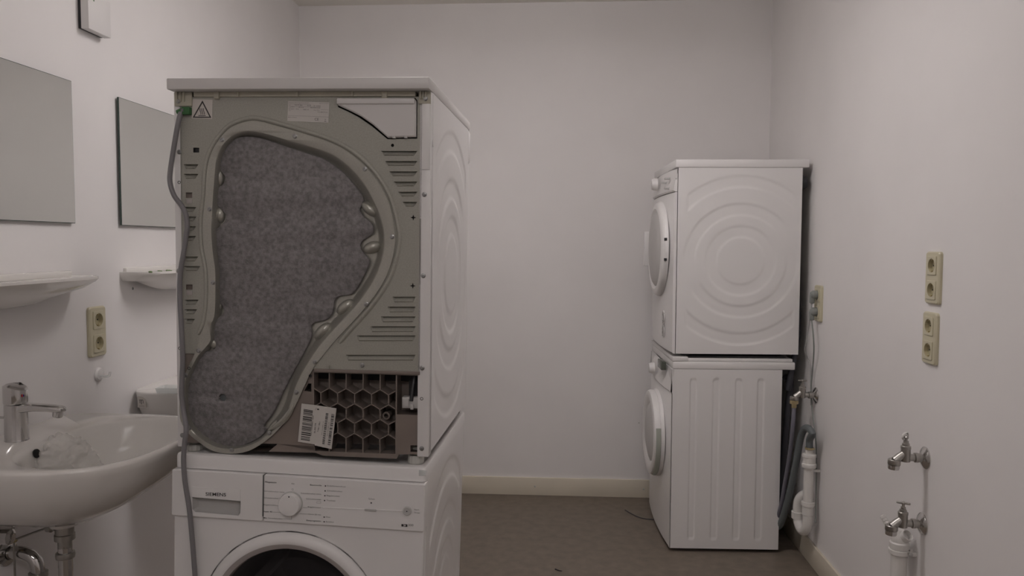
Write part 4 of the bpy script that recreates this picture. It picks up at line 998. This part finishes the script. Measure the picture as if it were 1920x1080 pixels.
# inlet hose of the washing machine
def rel(px, py, d): q = ROOM.hit(px, py, 0, XR-d); return q
hp = [TP+Vector((-.091, 0, -.052)), rel(1486.5, 800, .098), rel(1481, 850, .10), rel(1472, 905, .105), rel(1464, 950, .11), rel(1452, 985, .12), rel(1440, 975, .13)]
o = MB().tube(hp, .0088, 14, True, 6).build('inlet_hose', M['hoseblue'], None); tag(o, 'bluish grey inlet hose running down from the tap beside the far stack', 'hose')
# drain standpipe with trap
p0 = rel(1516, 905, .045); t = root('standpipe_trap', 'white plastic standpipe with U-bend trap low beside the far stack', 'drain pipe', (XR, p0.y, 0), RR)
zl = lambda px, py: rel(px, py, .045).z
ztop, zn1, zn2, zU = zl(1522, 850), zl(1522, 862), zl(1515, 948), zl(1508, 985)
MB().lathe([(.0205, 0), (.0205, zn1-zn2), ], (0, .045, zn2), (0, 0, 1), 24).build('pipe', M['pipe'], t)
MB().lathe([(.022, -.03), (.0285, -.03), (.0295, -.018), (.0285, -.014), (.026, -.012), (.026, .012), (.0285, .014), (.0285, .024), (.02, .027)], (0, .045, zn1-.01), (0, 0, 1), 28, True, True).build('coupling_nut', M['pipe'], t)
MB().lathe([(.016, 0), (.0155, .028), (.013, .030)], (0, .045, zn1+.012), (0, 0, 1), 20, False, True).build('hose_nozzle', M['pipe'], t)
MB().lathe([(.021, .0), (.0265, -.001), (.0265, -.018), (.0235, -.020), (.0235, -.055), (.0205, -.058)], (0, .045, zn2+.018), (0, 0, 1), 28).build('coupling_nut', M['pipe'], t)
ub = [(0, .045, zn2-.02), (0, .045, zU+.02), (.018, .048, zU-.012), (.045, .052, zU-.022), (.072, .056, zU-.010), (.088, .058, zU+.02), (.090, .058, zU+.065), (.086, .052, zU+.10), (.080, .030, zU+.122), (.078, .0, zU+.125)]
MB().tube(ub, .0205, 18, True, 5).build('u_bend', M['pipe'], t)
MB().lathe([(.0205, .015), (.0262, .014), (.0262, -.014), (.0205, -.015)], (.090, .058, zU+.028), (0, 0, 1), 28).build('coupling_nut', M['pipe'], t)
b = MB().box(-.004, .004, 0, .03, zn1-.06, zn1-.05); b.build('wall_clip', M['pipe'], t)
# grey drain hose
hp = [Vector((XR-.045, p0.y, zn1+.030)), Vector((XR-.045, p0.y, zn1+.075)), rel(1523, 812, .050), rel(1512, 802, .058), rel(1502, 818, .066), rel(1494, 860, .075), rel(1484, 910, .085), rel(1474, 950, .095), rel(1462, 985, .105), rel(1448, 985, .12)]
o = root('drain_hose', 'dark grey drain hose looping over into the white standpipe', 'hose')
MB().tube(hp, .0145, 14, True, 6).build('hose', M['hose'], o)
b = MB().lathe([(.0155, 0), (.0175, .001), (.0175, .009), (.0155, .010)], (XR-.045, p0.y, zn1+.034), (0, 0, 1), 20); b.tube([(XR-.06, p0.y-.018, zn1+.039), (XR-.03, p0.y-.022, zn1+.042)], .003, 8); b.build('hose_clamp', M['brass'], o)
# black hose and cable hanging behind the far stack
hp = [rel(1503, 500, .030), rel(1508, 560, .030), rel(1510, 600, .030), rel(1507, 650, .034), rel(1500, 690, .06), rel(1490, 740, .08)]
o = MB().tube([Vector(h)+Vector((0, .10, 0)) for h in hp], .0125, 12, True, 6).build('black_hose', M['hosedark'], None); tag(o, 'black hose hanging in the gap behind the far stack', 'hose')
hp = [rel(1478, 715, .07), rel(1484, 712, .06), rel(1490, 722, .055), rel(1486, 760, .07), rel(1480, 830, .08), rel(1473, 900, .09), rel(1466, 960, .10)]
o = MB().tube([Vector(h)+Vector((0, .06, 0)) for h in hp], .014, 12, True, 6).build('black_hose', M['hosedark'], None); tag(o, 'dark hose behind the washing machine, left of the blue-grey one', 'hose')

# white drain fitting behind the lower front tap
q = rel(1686, 1030, .040); t = root('drain_fitting', 'white plastic drain pipe with hose nozzle behind the T handle tap', 'drain pipe', (XR, q.y, q.z), RR)
MB().lathe([(.0235, -q.z+.02), (.0235, .02)], (0, .040, 0), (0, 0, 1), 26).build('pipe', M['pipe'], t)
MB().lathe([(.023, -.010), (.027, -.009), (.027, .004), (.0285, .005), (.0285, .022), (.0245, .026), (.0245, .040), (.012, .062)], (0, .040, 0), (0, 0, 1), 28, False, True).build('coupling_nut', M['pipe'], t)
b = MB().lathe([(.0295, -.008), (.0305, -.007), (.0305, .005), (.0295, .006), (.0255, .006), (.0255, -.008)], (0, .040, -.004), (0, 0, 1), 28); b.box(-.03, .0, .0, .02, -.011, .002, .002)
cl = b.build('pipe_clamp', M['pipe'], t)
MB().lathe([(.006, 0), (.006, .004), (.003, .005)], (-.028, .018, -.004), (-1, 0, 0), 10, True, True).build('clamp_screw', M['grip'], cl)
b = MB().lathe([(.017, -.02), (.0175, .030), (.0168, .0305), (.0150, .030), (.0145, .002), (.0, .0)], (-.004, .036, .034), (-.55, -.28, .55), 24); b.build('side_inlet', M['pipe'], t)
pr = []
for k in range(8): pr += [(.0135-k*.0007, k*.0085), (.0100-k*.0005, k*.0085+.0075)]
b = MB().lathe(pr, (.010, .050, .040), (.30, .52, .85), 18, True, True); b.build('hose_nozzle', M['pipe'], t)

# ================================================================== small things on the floor
pp = [ROOM.hit(x, y, 2, .003) for x, y in ((1172, 956), (1182, 962), (1196, 969), (1212, 973), (1235, 974))]
o = MB().tube(pp, .0022, 8, True, 5).build('thin_cable', M['hosedark'], None); tag(o, 'thin dark cable on the floor at the washing machine', 'cable')
pp = [ROOM.hit(x, y, 2, .003) for x, y in ((1041, 1067), (1048, 1069.5), (1054, 1070.5))]
o = MB().tube(pp, lambda k: .003*(1-k*.6), 8, True, 4).build('dark_twig', M['black'], None); tag(o, 'small dark splinter lying on the brown floor', 'debris')
p = ROOM.hit(1198, 793, 1, YB); o = MB().lathe([(.004, 0), (.003, .001)], (0, 0, 0), (0, -1, 0), 10, False, True).build('wall_spot', M['dusty'], None); o.location = p; tag(o, 'tiny filled drill hole in the back wall left of the washing machine', 'wall plug')
